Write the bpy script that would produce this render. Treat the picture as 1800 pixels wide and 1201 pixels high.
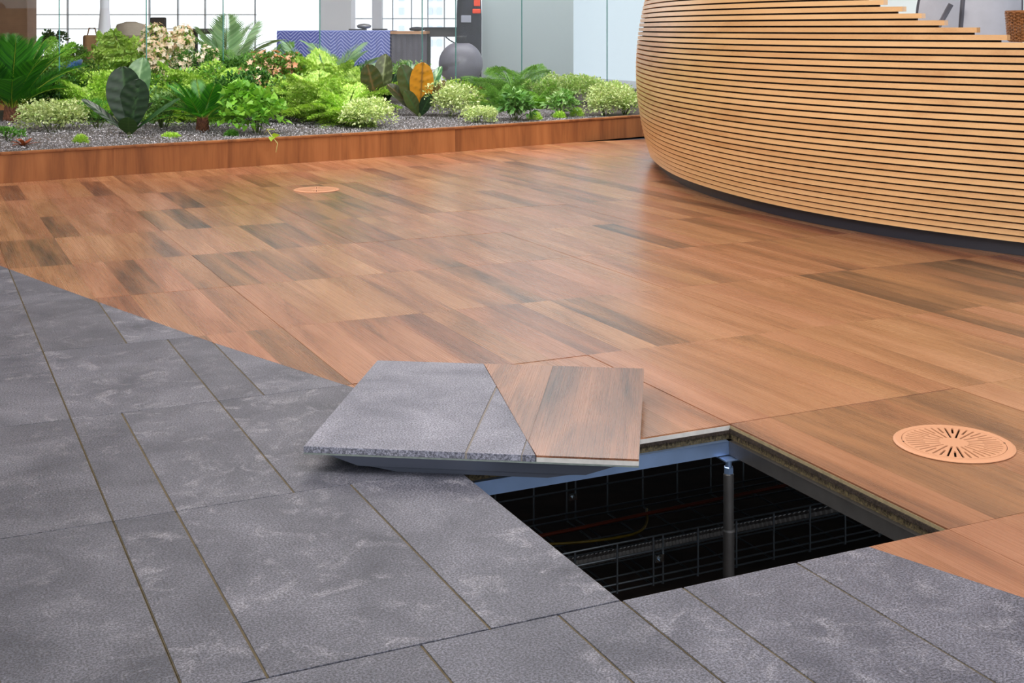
import bpy, bmesh, math, random
import numpy as np
from mathutils import Vector, Matrix

random.seed(7)
rng = np.random.default_rng(11)
C = bpy.context.scene.collection
scene = bpy.context.scene
for o in list(bpy.data.objects):
    bpy.data.objects.remove(o)

# ------------------------------------------------------------------ camera
F_PX, HOR, CAM_H, YAW = 2253.13, 49.58, 0.7983, 0.43976
CAM_X, CAM_Y = -0.8993, -1.5529
cy_, sy_ = math.cos(YAW), math.sin(YAW)
cam_d = bpy.data.cameras.new('camera')
cam = bpy.data.objects.new('camera', cam_d)
C.objects.link(cam)
cam.location = (CAM_X, CAM_Y, CAM_H)
cam.rotation_euler = (math.pi / 2, 0, -YAW)
cam_d.sensor_width = 36.0
cam_d.lens = F_PX / 1800 * 36
cam_d.shift_y = -(600.5 - HOR) / 1800
cam_d.clip_start = 0.05
cam_d.clip_end = 200
cam_d.dof.use_dof = False
scene.camera = cam

# ------------------------------------------------------------------ world and light
w = bpy.data.worlds.new('world')
scene.world = w
w.use_nodes = True
nt = w.node_tree
bg = nt.nodes['Background']
tc = nt.nodes.new('ShaderNodeTexCoord')
sp = nt.nodes.new('ShaderNodeSeparateXYZ')
rmp = nt.nodes.new('ShaderNodeValToRGB')
nt.links.new(tc.outputs['Generated'], sp.inputs[0])
nt.links.new(sp.outputs['Z'], rmp.inputs[0])
rmp.color_ramp.elements[0].position = 0.0
rmp.color_ramp.elements[0].color = (0.93, 0.96, 1.0, 1)
rmp.color_ramp.elements[1].position = 1.0
rmp.color_ramp.elements[1].color = (0.80, 0.86, 1.0, 1)
nt.links.new(rmp.outputs[0], bg.inputs['Color'])
bg.inputs['Strength'].default_value = 1.55


def W0(r, d, z):
    return (CAM_X + r * cy_ + d * sy_, CAM_Y - r * sy_ + d * cy_, z)


def area(name, loc, target, sx, sy, power, col):
    l = bpy.data.lights.new(name, 'AREA')
    l.shape = 'RECTANGLE'
    l.size, l.size_y = sx, sy
    l.energy = power
    l.color = col
    o = bpy.data.objects.new(name, l)
    C.objects.link(o)
    o.location = loc
    d = Vector(target) - Vector(loc)
    o.rotation_euler = d.to_track_quat('-Z', 'Y').to_euler()
    return o


area('ceiling_fill_light', (0.9, -0.9, 3.2), (0.9, 0.0, 0), 2.4, 2.4, 115, (1.0, 0.98, 0.98))
area('ceiling_fill_light', (3.0, 6.2, 3.2), (3.0, 6.2, 0), 2.4, 2.0, 70, (1.0, 0.98, 0.98))
area('ceiling_fill_light', (0.4, 4.4, 3.2), (0.4, 4.4, 0), 4.0, 1.2, 75, (1.0, 0.95, 0.93))  # this one is added fill for the dim far-left floor
wsh = area('desk_fill', (-2.4, 1.2, 2.5), (2.6, 2.9, 0.6), 2.2, 1.4, 62, (1.0, 0.92, 0.82))  # added fill for the desk front, no lamp known on that side
wsh.data.spread = math.radians(120)
bed_fill = area('planter_fill', (0.9, 5.4, 3.15), (1.7, 8.3, 0.2), 7.0, 0.8, 190, (1.0, 0.99, 0.93))  # added fill aimed at the plants, no such fitting known
bed_fill.data.spread = math.radians(110)

area('back_room_fill', tuple(W0(0.0, 14.2, 3.2)), tuple(W0(-.4, 15.5, 0)), 5.0, 3.0, 190, (1.0, 0.99, 0.98))  # added fill to brighten the room behind the glass

scene.view_settings.view_transform = 'Standard'
scene.view_settings.look = 'None'
scene.view_settings.gamma = 1.0
scene.view_settings.use_curve_mapping = False
scene.view_settings.exposure = 0.08


# ------------------------------------------------------------------ measuring helpers
def W(r, d, z=0.0):
    """right / depth of the viewpoint -> world"""
    return Vector((CAM_X + r * cy_ + d * sy_, CAM_Y - r * sy_ + d * cy_, z))


def on_plane(x, y, z=0.0):
    d = F_PX * (CAM_H - z) / (y - HOR)
    return W((x - 900) / F_PX * d, d, z)


def at_depth(x, y, d):
    return W((x - 900) / F_PX * d, d, CAM_H - (y - HOR) * d / F_PX)


def proj(p):
    dx, dy = p[0] - CAM_X, p[1] - CAM_Y
    r = dx * cy_ - dy * sy_
    d = dx * sy_ + dy * cy_
    return 900 + F_PX * r / d, HOR + F_PX * (CAM_H - p[2]) / d, d


# ------------------------------------------------------------------ object helpers
def tag(o, label=None, cat=None, group=None, kind=None):
    if label: o['label'] = label
    if cat: o['category'] = cat
    if group: o['group'] = group
    if kind: o['kind'] = kind
    return o


def empty(name, loc=(0, 0, 0), label=None, cat=None, group=None, kind=None, rz=0.0):
    o = bpy.data.objects.new(name, None)
    C.objects.link(o)
    o.location = loc
    o.rotation_euler = (0, 0, rz)
    o.empty_display_size = 0.05
    return tag(o, label, cat, group, kind)


def link(name, me, parent=None, loc=None, mat=None, smooth=False):
    o = bpy.data.objects.new(name, me)
    C.objects.link(o)
    if parent is not None: o.parent = parent
    if loc is not None: o.location = loc
    if mat is not None and not me.materials: me.materials.append(mat)
    if smooth:
        me.polygons.foreach_set('use_smooth', [True] * len(me.polygons))
    return o


def mesh_py(name, V, F):
    me = bpy.data.meshes.new(name)
    me.from_pydata([tuple(v) for v in V], [], F)
    me.update()
    return me


def mesh_tri(name, V, T, col=None):
    """numpy triangle mesh with an optional vertex colour attribute 'col'"""
    V = np.asarray(V, dtype=np.float32)
    T = np.asarray(T, dtype=np.int32)
    me = bpy.data.meshes.new(name)
    me.vertices.add(len(V))
    me.vertices.foreach_set('co', V.ravel())
    me.loops.add(T.size)
    me.loops.foreach_set('vertex_index', T.ravel())
    me.polygons.add(len(T))
    me.polygons.foreach_set('loop_start', np.arange(len(T), dtype=np.int32) * 3)
    me.update(calc_edges=True)
    if col is not None:
        a = me.color_attributes.new('col', 'FLOAT_COLOR', 'POINT')
        c4 = np.ones((len(V), 4), dtype=np.float32)
        c4[:, :3] = col
        a.data.foreach_set('color', c4.ravel())
    return me


class MB:
    """collects simple solids into one mesh"""
    def __init__(s):
        s.V, s.F = [], []

    def add(s, V, F):
        n = len(s.V)
        s.V += [Vector(v) for v in V]
        s.F += [tuple(i + n for i in f) for f in F]
        return s

    def prism(s, poly, z0, z1):
        n = len(poly)
        V = [(p[0], p[1], z0) for p in poly] + [(p[0], p[1], z1) for p in poly]
        F = [tuple(range(n))[::-1], tuple(range(n, 2 * n))]
        F += [(i, (i + 1) % n, (i + 1) % n + n, i + n) for i in range(n)]
        return s.add(V, F)

    def box(s, x0, x1, y0, y1, z0, z1):
        return s.prism([(x0, y0), (x1, y0), (x1, y1), (x0, y1)], z0, z1)

    def obox(s, c, sx, sy, sz, M=None):
        """box centred on c, optionally rotated by M"""
        V = []
        for dz in (-.5, .5):
            for a, b in ((-.5, -.5), (.5, -.5), (.5, .5), (-.5, .5)):
                v = Vector((a * sx, b * sy, dz * sz))
                if M is not None: v = M @ v
                V.append(v + Vector(c))
        return s.add(V, [(3, 2, 1, 0), (4, 5, 6, 7), (0, 1, 5, 4), (1, 2, 6, 5), (2, 3, 7, 6), (3, 0, 4, 7)])

    def tube(s, pts, r, n=8, closed=False, caps=True):
        pts = [Vector(p) for p in pts]
        m = len(pts)
        rings = []
        up0 = None
        for i, p in enumerate(pts):
            a = pts[(i - 1) % m] if (closed or i > 0) else p
            b = pts[(i + 1) % m] if (closed or i < m - 1) else p
            t = (b - a).normalized()
            if up0 is None:
                up0 = Vector((0, 0, 1)) if abs(t.z) < .9 else Vector((1, 0, 0))
            x = t.cross(up0)
            if x.length < 1e-5: x = t.cross(Vector((0, 1, 0)))
            x.normalize()
            y = x.cross(t).normalized()
            up0 = y
            rr = r[i] if isinstance(r, (list, tuple)) else r
            rings.append([p + (x * math.cos(2 * math.pi * k / n) + y * math.sin(2 * math.pi * k / n)) * rr for k in range(n)])
        V = [v for rg in rings for v in rg]
        F = []
        for i in range(m if closed else m - 1):
            j = (i + 1) % m
            for k in range(n):
                F.append((i * n + k, i * n + (k + 1) % n, j * n + (k + 1) % n, j * n + k))
        if caps and not closed:
            F.append(tuple(range(n))[::-1])
            F.append(tuple(range((m - 1) * n, m * n)))
        return s.add(V, F)

    def lathe(s, prof, n=32, c=(0, 0, 0), cap=True):
        V, F = [], []
        for r, z in prof:
            for k in range(n):
                a = 2 * math.pi * k / n
                V.append((c[0] + r * math.cos(a), c[1] + r * math.sin(a), c[2] + z))
        for i in range(len(prof) - 1):
            for k in range(n):
                F.append((i * n + k, i * n + (k + 1) % n, (i + 1) * n + (k + 1) % n, (i + 1) * n + k))
        if cap:
            F.append(tuple(range(n))[::-1])
            m = len(prof) - 1
            F.append(tuple(range(m * n, m * n + n)))
        return s.add(V, F)

    def build(s, name, mat, parent=None, loc=None, smooth=False, rnd=None, bevel=0.0):
        me = mesh_py(name, s.V, s.F)
        o = link(name, me, parent, loc, mat, smooth)
        if rnd is not None:
            set_rnd(me, rnd)
        if bevel:
            m = o.modifiers.new('bevel', 'BEVEL')
            m.width = bevel
            m.segments = 2
            m.limit_method = 'ANGLE'
        return o


def set_rnd(me, v):
    """v = (random offset, darkness, yellow/red shift)"""
    a = me.color_attributes.new('rnd', 'FLOAT_COLOR', 'POINT')
    n = len(me.vertices)
    a.data.foreach_set('color', list((v[0], v[1], v[2], 1.0)) * n)


def plate(name, outer, holes, z0, z1):
    """flat plate with real openings; loops are lists of (x, y)"""
    cu = bpy.data.curves.new('tmp', 'CURVE')
    cu.dimensions = '2D'
    cu.fill_mode = 'BOTH'
    cu.extrude = (z1 - z0) / 2
    for lp in [outer] + holes:
        sp_ = cu.splines.new('POLY')
        sp_.points.add(len(lp) - 1)
        for i, p in enumerate(lp): sp_.points[i].co = (p[0], p[1], 0, 1)
        sp_.use_cyclic_u = True
    o = bpy.data.objects.new('tmp', cu)
    C.objects.link(o)
    dg = bpy.context.evaluated_depsgraph_get()
    me = bpy.data.meshes.new_from_object(o.evaluated_get(dg))
    me.name = name
    for v in me.vertices: v.co.z += (z0 + z1) / 2
    bpy.data.objects.remove(o)
    bpy.data.curves.remove(cu)
    return me


def circle(cx, cy, r, n=64):
    return [(cx + r * math.cos(2 * math.pi * k / n), cy + r * math.sin(2 * math.pi * k / n)) for k in range(n)]


# ------------------------------------------------------------------ materials
def srgb(r, g, b):
    f = lambda c: ((c / 255) / 12.92) if c / 255 <= .04045 else ((c / 255 + .055) / 1.055) ** 2.4
    return (f(r), f(g), f(b), 1)


def new_mat(name):
    m = bpy.data.materials.new(name)
    m.use_nodes = True
    return m, m.node_tree, m.node_tree.nodes['Principled BSDF']


def N(nt, typ, **kw):
    n = nt.nodes.new(typ)
    for k, v in kw.items():
        if k in n.inputs: n.inputs[k].default_value = v
        else: setattr(n, k, v)
    return n


def plain(name, col, rough=.5, metal=0.0, spec=.5, bump=0.0, bscale=60, var=0.0, vscale=8):
    m, nt, b = new_mat(name)
    b.inputs['Roughness'].default_value = rough
    b.inputs['Metallic'].default_value = metal
    b.inputs['Specular IOR Level'].default_value = spec
    t = N(nt, 'ShaderNodeTexCoord')
    if var:
        nz = N(nt, 'ShaderNodeTexNoise', Scale=vscale, Detail=4.0)
        nt.links.new(t.outputs['Object'], nz.inputs['Vector'])
        r = N(nt, 'ShaderNodeValToRGB')
        r.color_ramp.elements[0].position = .3
        r.color_ramp.elements[1].position = .7
        r.color_ramp.elements[0].color = tuple(c * (1 - var) for c in col[:3]) + (1,)
        r.color_ramp.elements[1].color = tuple(min(1, c * (1 + var)) for c in col[:3]) + (1,)
        nt.links.new(nz.outputs[0], r.inputs[0])
        nt.links.new(r.outputs[0], b.inputs['Base Color'])
    else:
        b.inputs['Base Color'].default_value = col
    if bump:
        nb = N(nt, 'ShaderNodeTexNoise', Scale=bscale, Detail=3.0)
        nt.links.new(t.outputs['Object'], nb.inputs['Vector'])
        bp = N(nt, 'ShaderNodeBump', Strength=bump, Distance=.002)
        nt.links.new(nb.outputs[0], bp.inputs['Height'])
        nt.links.new(bp.outputs[0], b.inputs['Normal'])
    return m


def math_n(nt, op, a, b=None, c=None):
    n = nt.nodes.new('ShaderNodeMath')
    n.operation = op
    for i, v in enumerate((a, b, c)):
        if v is None: continue
        if isinstance(v, (int, float)): n.inputs[i].default_value = v
        else: nt.links.new(v, n.inputs[i])
    return n.outputs[0]


def wood_mat(name, light, mid, dark, axis='Y', rough=.4, spec=.4, use_attr=True, fine=1.0, coat=0.0, knots=.5, objrand=False):
    """long grained timber; the 'rnd' attribute shifts grain, darkness and hue piece by piece"""
    m, nt, b = new_mat(name)
    t = N(nt, 'ShaderNodeTexCoord')
    mp = N(nt, 'ShaderNodeMapping')
    s = {'Y': (9, 1.1, 9), 'X': (1.1, 9, 9), 'Z': (9, 9, 1.1)}[axis]
    mp.inputs['Scale'].default_value = tuple(v * fine for v in s)
    nt.links.new(t.outputs['Object'], mp.inputs['Vector'])
    vec = mp.outputs[0]
    dk = hs = None
    if use_attr:
        at = N(nt, 'ShaderNodeAttribute', attribute_name='rnd')
        sc = N(nt, 'ShaderNodeSeparateColor')
        nt.links.new(at.outputs['Color'], sc.inputs[0])
        off = sc.outputs[0]
        dk, hs = sc.outputs[1], sc.outputs[2]
    elif objrand:
        oi = N(nt, 'ShaderNodeObjectInfo')
        off = oi.outputs['Random']
        dk = math_n(nt, 'MULTIPLY', math_n(nt, 'FRACT', math_n(nt, 'MULTIPLY', off, 17.3)), .55)
    else:
        off = None
    if off is not None:
        cb = N(nt, 'ShaderNodeCombineXYZ')
        o50 = math_n(nt, 'MULTIPLY', off, 57.0)
        o31 = math_n(nt, 'MULTIPLY', off, 131.0)
        nt.links.new(o50, cb.inputs[0]); nt.links.new(o31, cb.inputs[1]); nt.links.new(o50, cb.inputs[2])
        va = N(nt, 'ShaderNodeVectorMath', operation='ADD')
        nt.links.new(vec, va.inputs[0]); nt.links.new(cb.outputs[0], va.inputs[1])
        vec = va.outputs[0]
    n1 = N(nt, 'ShaderNodeTexNoise', Scale=1.0, Detail=5.0, Roughness=.6, Distortion=.6)
    nt.links.new(vec, n1.inputs['Vector'])
    # growth rings: bands of a slow noise field
    n2 = N(nt, 'ShaderNodeTexNoise', Scale=.55, Detail=1.5, Distortion=.9)
    nt.links.new(vec, n2.inputs['Vector'])
    ring = math_n(nt, 'SINE', math_n(nt, 'MULTIPLY', n2.outputs[0], 60.0))
    ring = math_n(nt, 'MULTIPLY_ADD', ring, .5, .5)
    # fine pores
    mp3 = N(nt, 'ShaderNodeMapping')
    s3 = {'Y': (30, 1.2, 30), 'X': (1.2, 30, 30), 'Z': (30, 30, 1.2)}[axis]
    mp3.inputs['Scale'].default_value = s3
    nt.links.new(vec, mp3.inputs['Vector'])
    n3 = N(nt, 'ShaderNodeTexNoise', Scale=1.6, Detail=4.0, Roughness=.7)
    nt.links.new(mp3.outputs[0], n3.inputs['Vector'])
    f = math_n(nt, 'MULTIPLY_ADD', n1.outputs[0], 1.0, 0.0)
    f = math_n(nt, 'ADD', f, math_n(nt, 'MULTIPLY', math_n(nt, 'SUBTRACT', ring, .5), .13 * knots * 2))
    f = math_n(nt, 'ADD', f, math_n(nt, 'MULTIPLY', math_n(nt, 'SUBTRACT', n3.outputs[0], .5), .30))
    if dk is not None:
        f = math_n(nt, 'SUBTRACT', f, math_n(nt, 'MULTIPLY', dk, .5))
    r = N(nt, 'ShaderNodeValToRGB')
    e = r.color_ramp.elements
    e[0].position, e[0].color = .08, dark
    e[1].position, e[1].color = .78, light
    x = e.new(.42); x.color = mid
    nt.links.new(f, r.inputs[0])
    colo = r.outputs[0]
    if hs is not None:
        mx = N(nt, 'ShaderNodeMix', data_type='RGBA', blend_type='MULTIPLY')
        nt.links.new(hs, mx.inputs['Factor'])
        nt.links.new(colo, mx.inputs[6])
        mx.inputs[7].default_value = (.96, .82, .94, 1)
        colo = mx.outputs[2]
    nt.links.new(colo, b.inputs['Base Color'])
    b.inputs['Specular IOR Level'].default_value = spec
    rr = math_n(nt, 'MULTIPLY_ADD', n3.outputs[0], .18, rough - .09)
    nt.links.new(rr, b.inputs['Roughness'])
    if coat: b.inputs['Coat Weight'].default_value = coat; b.inputs['Coat Roughness'].default_value = .26
    bp = N(nt, 'ShaderNodeBump', Strength=.05, Distance=.001)
    nt.links.new(n3.outputs[0], bp.inputs['Height'])
    nt.links.new(bp.outputs[0], b.inputs['Normal'])
    return m


M = {}
M['wood'] = wood_mat('teak_floor', srgb(202, 154, 114), srgb(162, 114, 78), srgb(70, 50, 42), rough=.28, spec=.5, coat=.5, knots=.07)
M['planter_wood'] = wood_mat('planter_veneer', srgb(178, 122, 76), srgb(150, 98, 58), srgb(98, 58, 36), axis='Z', knots=.2, rough=.45, spec=.3, use_attr=True)
M['oak'] = wood_mat('oak_slat', srgb(232, 192, 142), srgb(224, 180, 128), srgb(200, 152, 102), axis='Y', rough=.30, spec=.6, coat=.35, use_attr=False, objrand=True, knots=.08)


def tile_mat():
    m, nt, b = new_mat('slate_tile')
    t = N(nt, 'ShaderNodeTexCoord')
    at = N(nt, 'ShaderNodeAttribute', attribute_name='rnd')
    sc = N(nt, 'ShaderNodeSeparateColor')
    nt.links.new(at.outputs['Color'], sc.inputs[0])
    cb = N(nt, 'ShaderNodeCombineXYZ')
    o = math_n(nt, 'MULTIPLY', sc.outputs[0], 23.0)
    nt.links.new(o, cb.inputs[0]); nt.links.new(o, cb.inputs[1])
    va = N(nt, 'ShaderNodeVectorMath', operation='ADD')
    nt.links.new(t.outputs['Object'], va.inputs[0]); nt.links.new(cb.outputs[0], va.inputs[1])
    n1 = N(nt, 'ShaderNodeTexNoise', Scale=5.5, Detail=7.0, Roughness=.62, Distortion=.5)
    n2 = N(nt, 'ShaderNodeTexNoise', Scale=16.0, Detail=8.0, Roughness=.7, Distortion=1.2)
    n3 = N(nt, 'ShaderNodeTexNoise', Scale=300.0, Detail=3.0, Roughness=.8)
    n4 = N(nt, 'ShaderNodeTexNoise', Scale=2.2, Detail=4.0, Distortion=2.5)
    for n in (n1, n2, n3, n4): nt.links.new(va.outputs[0], n.inputs['Vector'])
    base = N(nt, 'ShaderNodeValToRGB')
    e = base.color_ramp.elements
    e[0].position, e[0].color = .25, (.048, .052, .070, 1)
    e[1].position, e[1].color = .78, (.158, .162, .194, 1)
    nt.links.new(n1.outputs[0], base.inputs[0])
    # pale mineral bloom where two noise fields agree
    bl = math_n(nt, 'MULTIPLY', math_n(nt, 'SUBTRACT', n2.outputs[0], .50), 7.0)
    band = math_n(nt, 'SUBTRACT', 1.0, math_n(nt, 'MULTIPLY', math_n(nt, 'ABSOLUTE', math_n(nt, 'SUBTRACT', n4.outputs[0], .5)), 9.0))
    cl = N(nt, 'ShaderNodeClamp'); nt.links.new(band, cl.inputs[0])
    c2 = N(nt, 'ShaderNodeClamp'); nt.links.new(bl, c2.inputs[0])
    k = math_n(nt, 'MULTIPLY', math_n(nt, 'MULTIPLY', cl.outputs[0], c2.outputs[0]), math_n(nt, 'SUBTRACT', .75, sc.outputs[2]))
    mx = N(nt, 'ShaderNodeMix', data_type='RGBA')
    nt.links.new(k, mx.inputs['Factor']); nt.links.new(base.outputs[0], mx.inputs[6])
    mx.inputs[7].default_value = (.28, .28, .31, 1)
    sp_ = N(nt, 'ShaderNodeValToRGB')
    e = sp_.color_ramp.elements
    e[0].position, e[0].color = .42, (.42, .42, .44, 1)
    e[1].position, e[1].color = .61, (1.7, 1.68, 1.72, 1)
    nt.links.new(n3.outputs[0], sp_.inputs[0])
    m2 = N(nt, 'ShaderNodeMix', data_type='RGBA', blend_type='MULTIPLY')
    m2.inputs['Factor'].default_value = 1.0
    nt.links.new(mx.outputs[2], m2.inputs[6]); nt.links.new(sp_.outputs[0], m2.inputs[7])
    # per tile lightness
    m3 = N(nt, 'ShaderNodeVectorMath', operation='SCALE')
    nt.links.new(m2.outputs[2], m3.inputs[0])
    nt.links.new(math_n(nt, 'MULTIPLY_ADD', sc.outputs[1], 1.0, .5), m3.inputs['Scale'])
    nt.links.new(m3.outputs[0], b.inputs['Base Color'])
    nt.links.new(math_n(nt, 'MULTIPLY_ADD', n3.outputs[0], .25, .36), b.inputs['Roughness'])
    b.inputs['Specular IOR Level'].default_value = .42
    bp = N(nt, 'ShaderNodeBump', Strength=.35, Distance=.0012)
    nt.links.new(math_n(nt, 'ADD', n3.outputs[0], n2.outputs[0]), bp.inputs['Height'])
    nt.links.new(bp.outputs[0], b.inputs['Normal'])
    return m


M['tile'] = tile_mat()
M['grout'] = plain('grout', srgb(98, 87, 66), .9, var=.25, vscale=30)
M['grout_dark'] = plain('joint', srgb(48, 52, 64), .8)
M['ply'] = plain('panel_edge', srgb(206, 204, 202), .6, var=.12, vscale=60)
M['ply_tan'] = plain('panel_edge_tan', srgb(150, 136, 106), .7, var=.2, vscale=80)
M['gasket'] = plain('gasket', srgb(52, 42, 36), .95, bump=1.0, bscale=300, var=.5, vscale=160)
M['gasket_tan'] = plain('gasket_backing', srgb(84, 74, 52), .95, bump=1.0, bscale=400, var=.6, vscale=220)
M['steel'] = plain('steel_sky_tint', srgb(150, 178, 222), .32, metal=.75, var=.1, vscale=12)  # blue tint paints in the window light reflected by the rails
M['steel_dark'] = plain('dull_steel', srgb(110, 108, 108), .4, metal=.8, var=.15, vscale=20)
M['pan'] = plain('pan_paint', srgb(112, 118, 134), .42, metal=.25, var=.06, vscale=6)
M['wire'] = plain('zinc_wire', srgb(112, 120, 128), .35, metal=.9)
M['concrete'] = plain('subfloor_concrete', srgb(70, 56, 48), .9, bump=.6, bscale=40, var=.35, vscale=9)
M['vent'] = plain('peach_plastic', srgb(217, 160, 124), .5, spec=.35)
M['vent_dark'] = plain('duct_inside', srgb(70, 46, 32), .8)
M['navy'] = plain('plinth_laminate', srgb(44, 46, 58), .38, spec=.4)
M['backing'] = plain('dark_backing', srgb(48, 36, 30), .8)
M['counter'] = plain('white_laminate', srgb(226, 228, 232), .35)
M['soil'] = plain('soil', srgb(74, 66, 62), .95, bump=1.0, bscale=90, var=.4, vscale=50)
M['white_wall'] = plain('painted_wall', srgb(226, 233, 232), .7, var=.02, vscale=2)
M['grey_wall'] = plain('grey_green_wall', srgb(158, 168, 174), .6, var=.03, vscale=1)
M['frame'] = plain('window_frame', srgb(200, 210, 220), .5)
M['lav'] = plain('lavender_column', srgb(232, 236, 248), .6, var=.02, vscale=2)
M['black'] = plain('black_plastic', srgb(34, 30, 34), .5)
M['brown'] = plain('brown_panel', srgb(128, 96, 74), .6, var=.15, vscale=4)
M['trunk'] = plain('fibrous_trunk', srgb(96, 60, 42), .95, bump=1.0, bscale=120, var=.5, vscale=40)
M['stem'] = plain('stem', srgb(70, 84, 40), .7, var=.3, vscale=30)
M['twig'] = plain('vine_stem', srgb(190, 190, 120), .7)


def leaf_mat(name, rough=.45, trans=.35, spec=.4):
    m, nt, b = new_mat(name)
    at = N(nt, 'ShaderNodeAttribute', attribute_name='col')
    oi = N(nt, 'ShaderNodeObjectInfo')
    hs = N(nt, 'ShaderNodeHueSaturation')
    nt.links.new(at.outputs['Color'], hs.inputs['Color'])
    nt.links.new(math_n(nt, 'MULTIPLY_ADD', oi.outputs['Random'], .3, .85), hs.inputs['Value'])
    nt.links.new(hs.outputs[0], b.inputs['Base Color'])
    b.inputs['Roughness'].default_value = rough
    b.inputs['Specular IOR Level'].default_value = spec
    tr = N(nt, 'ShaderNodeBsdfTranslucent')
    g = N(nt, 'ShaderNodeVectorMath', operation='MULTIPLY')
    nt.links.new(hs.outputs[0], g.inputs[0]); g.inputs[1].default_value = (1.15, 1.2, .6)
    nt.links.new(g.outputs[0], tr.inputs['Color'])
    mx = N(nt, 'ShaderNodeMixShader')
    mx.inputs[0].default_value = trans
    nt.links.new(b.outputs[0], mx.inputs[1]); nt.links.new(tr.outputs[0], mx.inputs[2])
    nt.links.new(mx.outputs[0], nt.nodes['Material Output'].inputs['Surface'])
    return m


M['leaf'] = leaf_mat('leaf')
M['leaf_gloss'] = leaf_mat('glossy_leaf', .3, .12, .6)


def glass_mat():
    m, nt, b = new_mat('partition_glass')
    nt.nodes.remove(b)
    tr = N(nt, 'ShaderNodeBsdfTransparent'); tr.inputs[0].default_value = (.965, .982, .98, 1)
    gl = N(nt, 'ShaderNodeBsdfGlossy'); gl.inputs['Roughness'].default_value = .02
    gl.inputs[0].default_value = (.9, .97, .95, 1)
    fr = N(nt, 'ShaderNodeFresnel', IOR=1.45)
    mx = N(nt, 'ShaderNodeMixShader')
    ge = N(nt, 'ShaderNodeNewGeometry')
    front = math_n(nt, 'SUBTRACT', 1.0, ge.outputs['Backfacing'])
    nt.links.new(math_n(nt, 'MULTIPLY', fr.outputs[0], front), mx.inputs[0]); nt.links.new(tr.outputs[0], mx.inputs[1]); nt.links.new(gl.outputs[0], mx.inputs[2])
    nt.links.new(mx.outputs[0], nt.nodes['Material Output'].inputs['Surface'])
    return m


M['glass'] = glass_mat()
M['glass_edge'] = plain('glass_edge', srgb(84, 140, 136), .2)

# ------------------------------------------------------------------ the boundary between slate and teak
U = 0.6
arc = [(-2.6, 10.6), (-1.60, 7.25), (-1.30, 6.1), (-1.041, 5.145), (-.815, 4.389), (-.64, 3.82), (-.47, 3.29), (-.342, 2.883), (-.185, 2.44), (-.034, 2.02), (.17, 1.49), (.36, 1.0), (.54, .5), (.729, 0.0), (.895, -.5), (1.05, -1.0), (1.30, -1.9), (1.65, -3.2)]
arc = [(a * U, b * U) for a, b in arc]
TILE_REGION = arc + [(-4.5, -2.0), (-4.5, 6.4)]
WOOD_REGION = [(7.5, 6.4), (7.5, -2.0)] + arc[::-1]
WOOD_REGION = WOOD_REGION[::-1]


def clip_rect(poly, x0, x1, y0, y1):
    """Sutherland-Hodgman: any polygon against a rectangle"""
    def cut(pl, ins, inter):
        out = []
        for i in range(len(pl)):
            a, b = pl[i - 1], pl[i]
            ia, ib = ins(a), ins(b)
            if ib:
                if not ia: out.append(inter(a, b))
                out.append(b)
            elif ia: out.append(inter(a, b))
        return out
    def ix(v): return lambda a, b: (v, a[1] + (b[1] - a[1]) * (v - a[0]) / (b[0] - a[0]))
    def iy(v): return lambda a, b: (a[0] + (b[0] - a[0]) * (v - a[1]) / (b[1] - a[1]), v)
    for ins, it in ((lambda p: p[0] >= x0, ix(x0)), (lambda p: p[0] <= x1, ix(x1)), (lambda p: p[1] >= y0, iy(y0)), (lambda p: p[1] <= y1, iy(y1))):
        poly = cut(poly, ins, it)
        if not poly: return []
    out = []
    for p in poly:
        if not out or (abs(p[0] - out[-1][0]) + abs(p[1] - out[-1][1])) > 1e-6: out.append(p)
    if len(out) > 1 and (abs(out[0][0] - out[-1][0]) + abs(out[0][1] - out[-1][1])) < 1e-6: out.pop()
    return out


def poly_area(p):
    return .5 * sum(p[i - 1][0] * p[i][1] - p[i][0] * p[i - 1][1] for i in range(len(p)))


# ------------------------------------------------------------------ floor
HOLE = (0.0, 0.6, 0.0, 0.6)
V1C, V2C = (1.52 * U + .003, .5 * U + .012), (1.5 * U + .02, 7.5 * U + .07)
V1C, V2C = (0.915, 0.312), (0.92, 4.58)
VR = .112

floor = empty('floor', (0, 0, 0), kind='structure')
# raised floor deck with openings for the missing panel and the two air outlets
deck = plate('deck', [(-5, -2.6), (9, -2.6), (9, 22), (-5, 22)],
             [[(0, 0), (.6, 0), (.6, .6), (0, .6)], circle(V1C[0], V1C[1], VR * .86, 32), circle(V2C[0], V2C[1], VR * .86, 32)], -.032, -.012)
link('deck', deck, floor, mat=M['grout_dark'])

# planter front line is needed to know where planks end
PL_PX = [(-260, 345), (0, 323), (200, 309), (400, 295.5), (600, 281.5), (800, 267), (1000, 251), (1125, 240.5)]
PL = [on_plane(x, y) for x, y in PL_PX]
PL = [PL[0] + (PL[0] - PL[1]) * 1.2] + PL + [PL[-1] + (PL[-1] - PL[-2]) * 1.6, PL[-1] + (PL[-1] - PL[-2]) * 5.0]


def pl_y(x):
    for a, b in zip(PL, PL[1:]):
        if a.x <= x <= b.x: return a.y + (b.y - a.y) * (x - a.x) / (b.x - a.x)
    return PL[0].y if x < PL[0].x else PL[-1].y


DARK_PX = [(255, 487), (320, 352), (590, 345), (650, 335), (1600, 530), (1700, 560), (1560, 495), (300, 368), (1720, 480), (1650, 472), (1775, 478), (100, 395), (30, 340), (1690, 505), (440, 400), (610, 326), (60, 440), (980, 300), (1180, 430)]
dark_ids = set()
for x, y in DARK_PX:
    p = on_plane(x, y)
    dark_ids.add((math.floor(p.x / (U / 6)), math.floor(p.y / U)))

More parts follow.
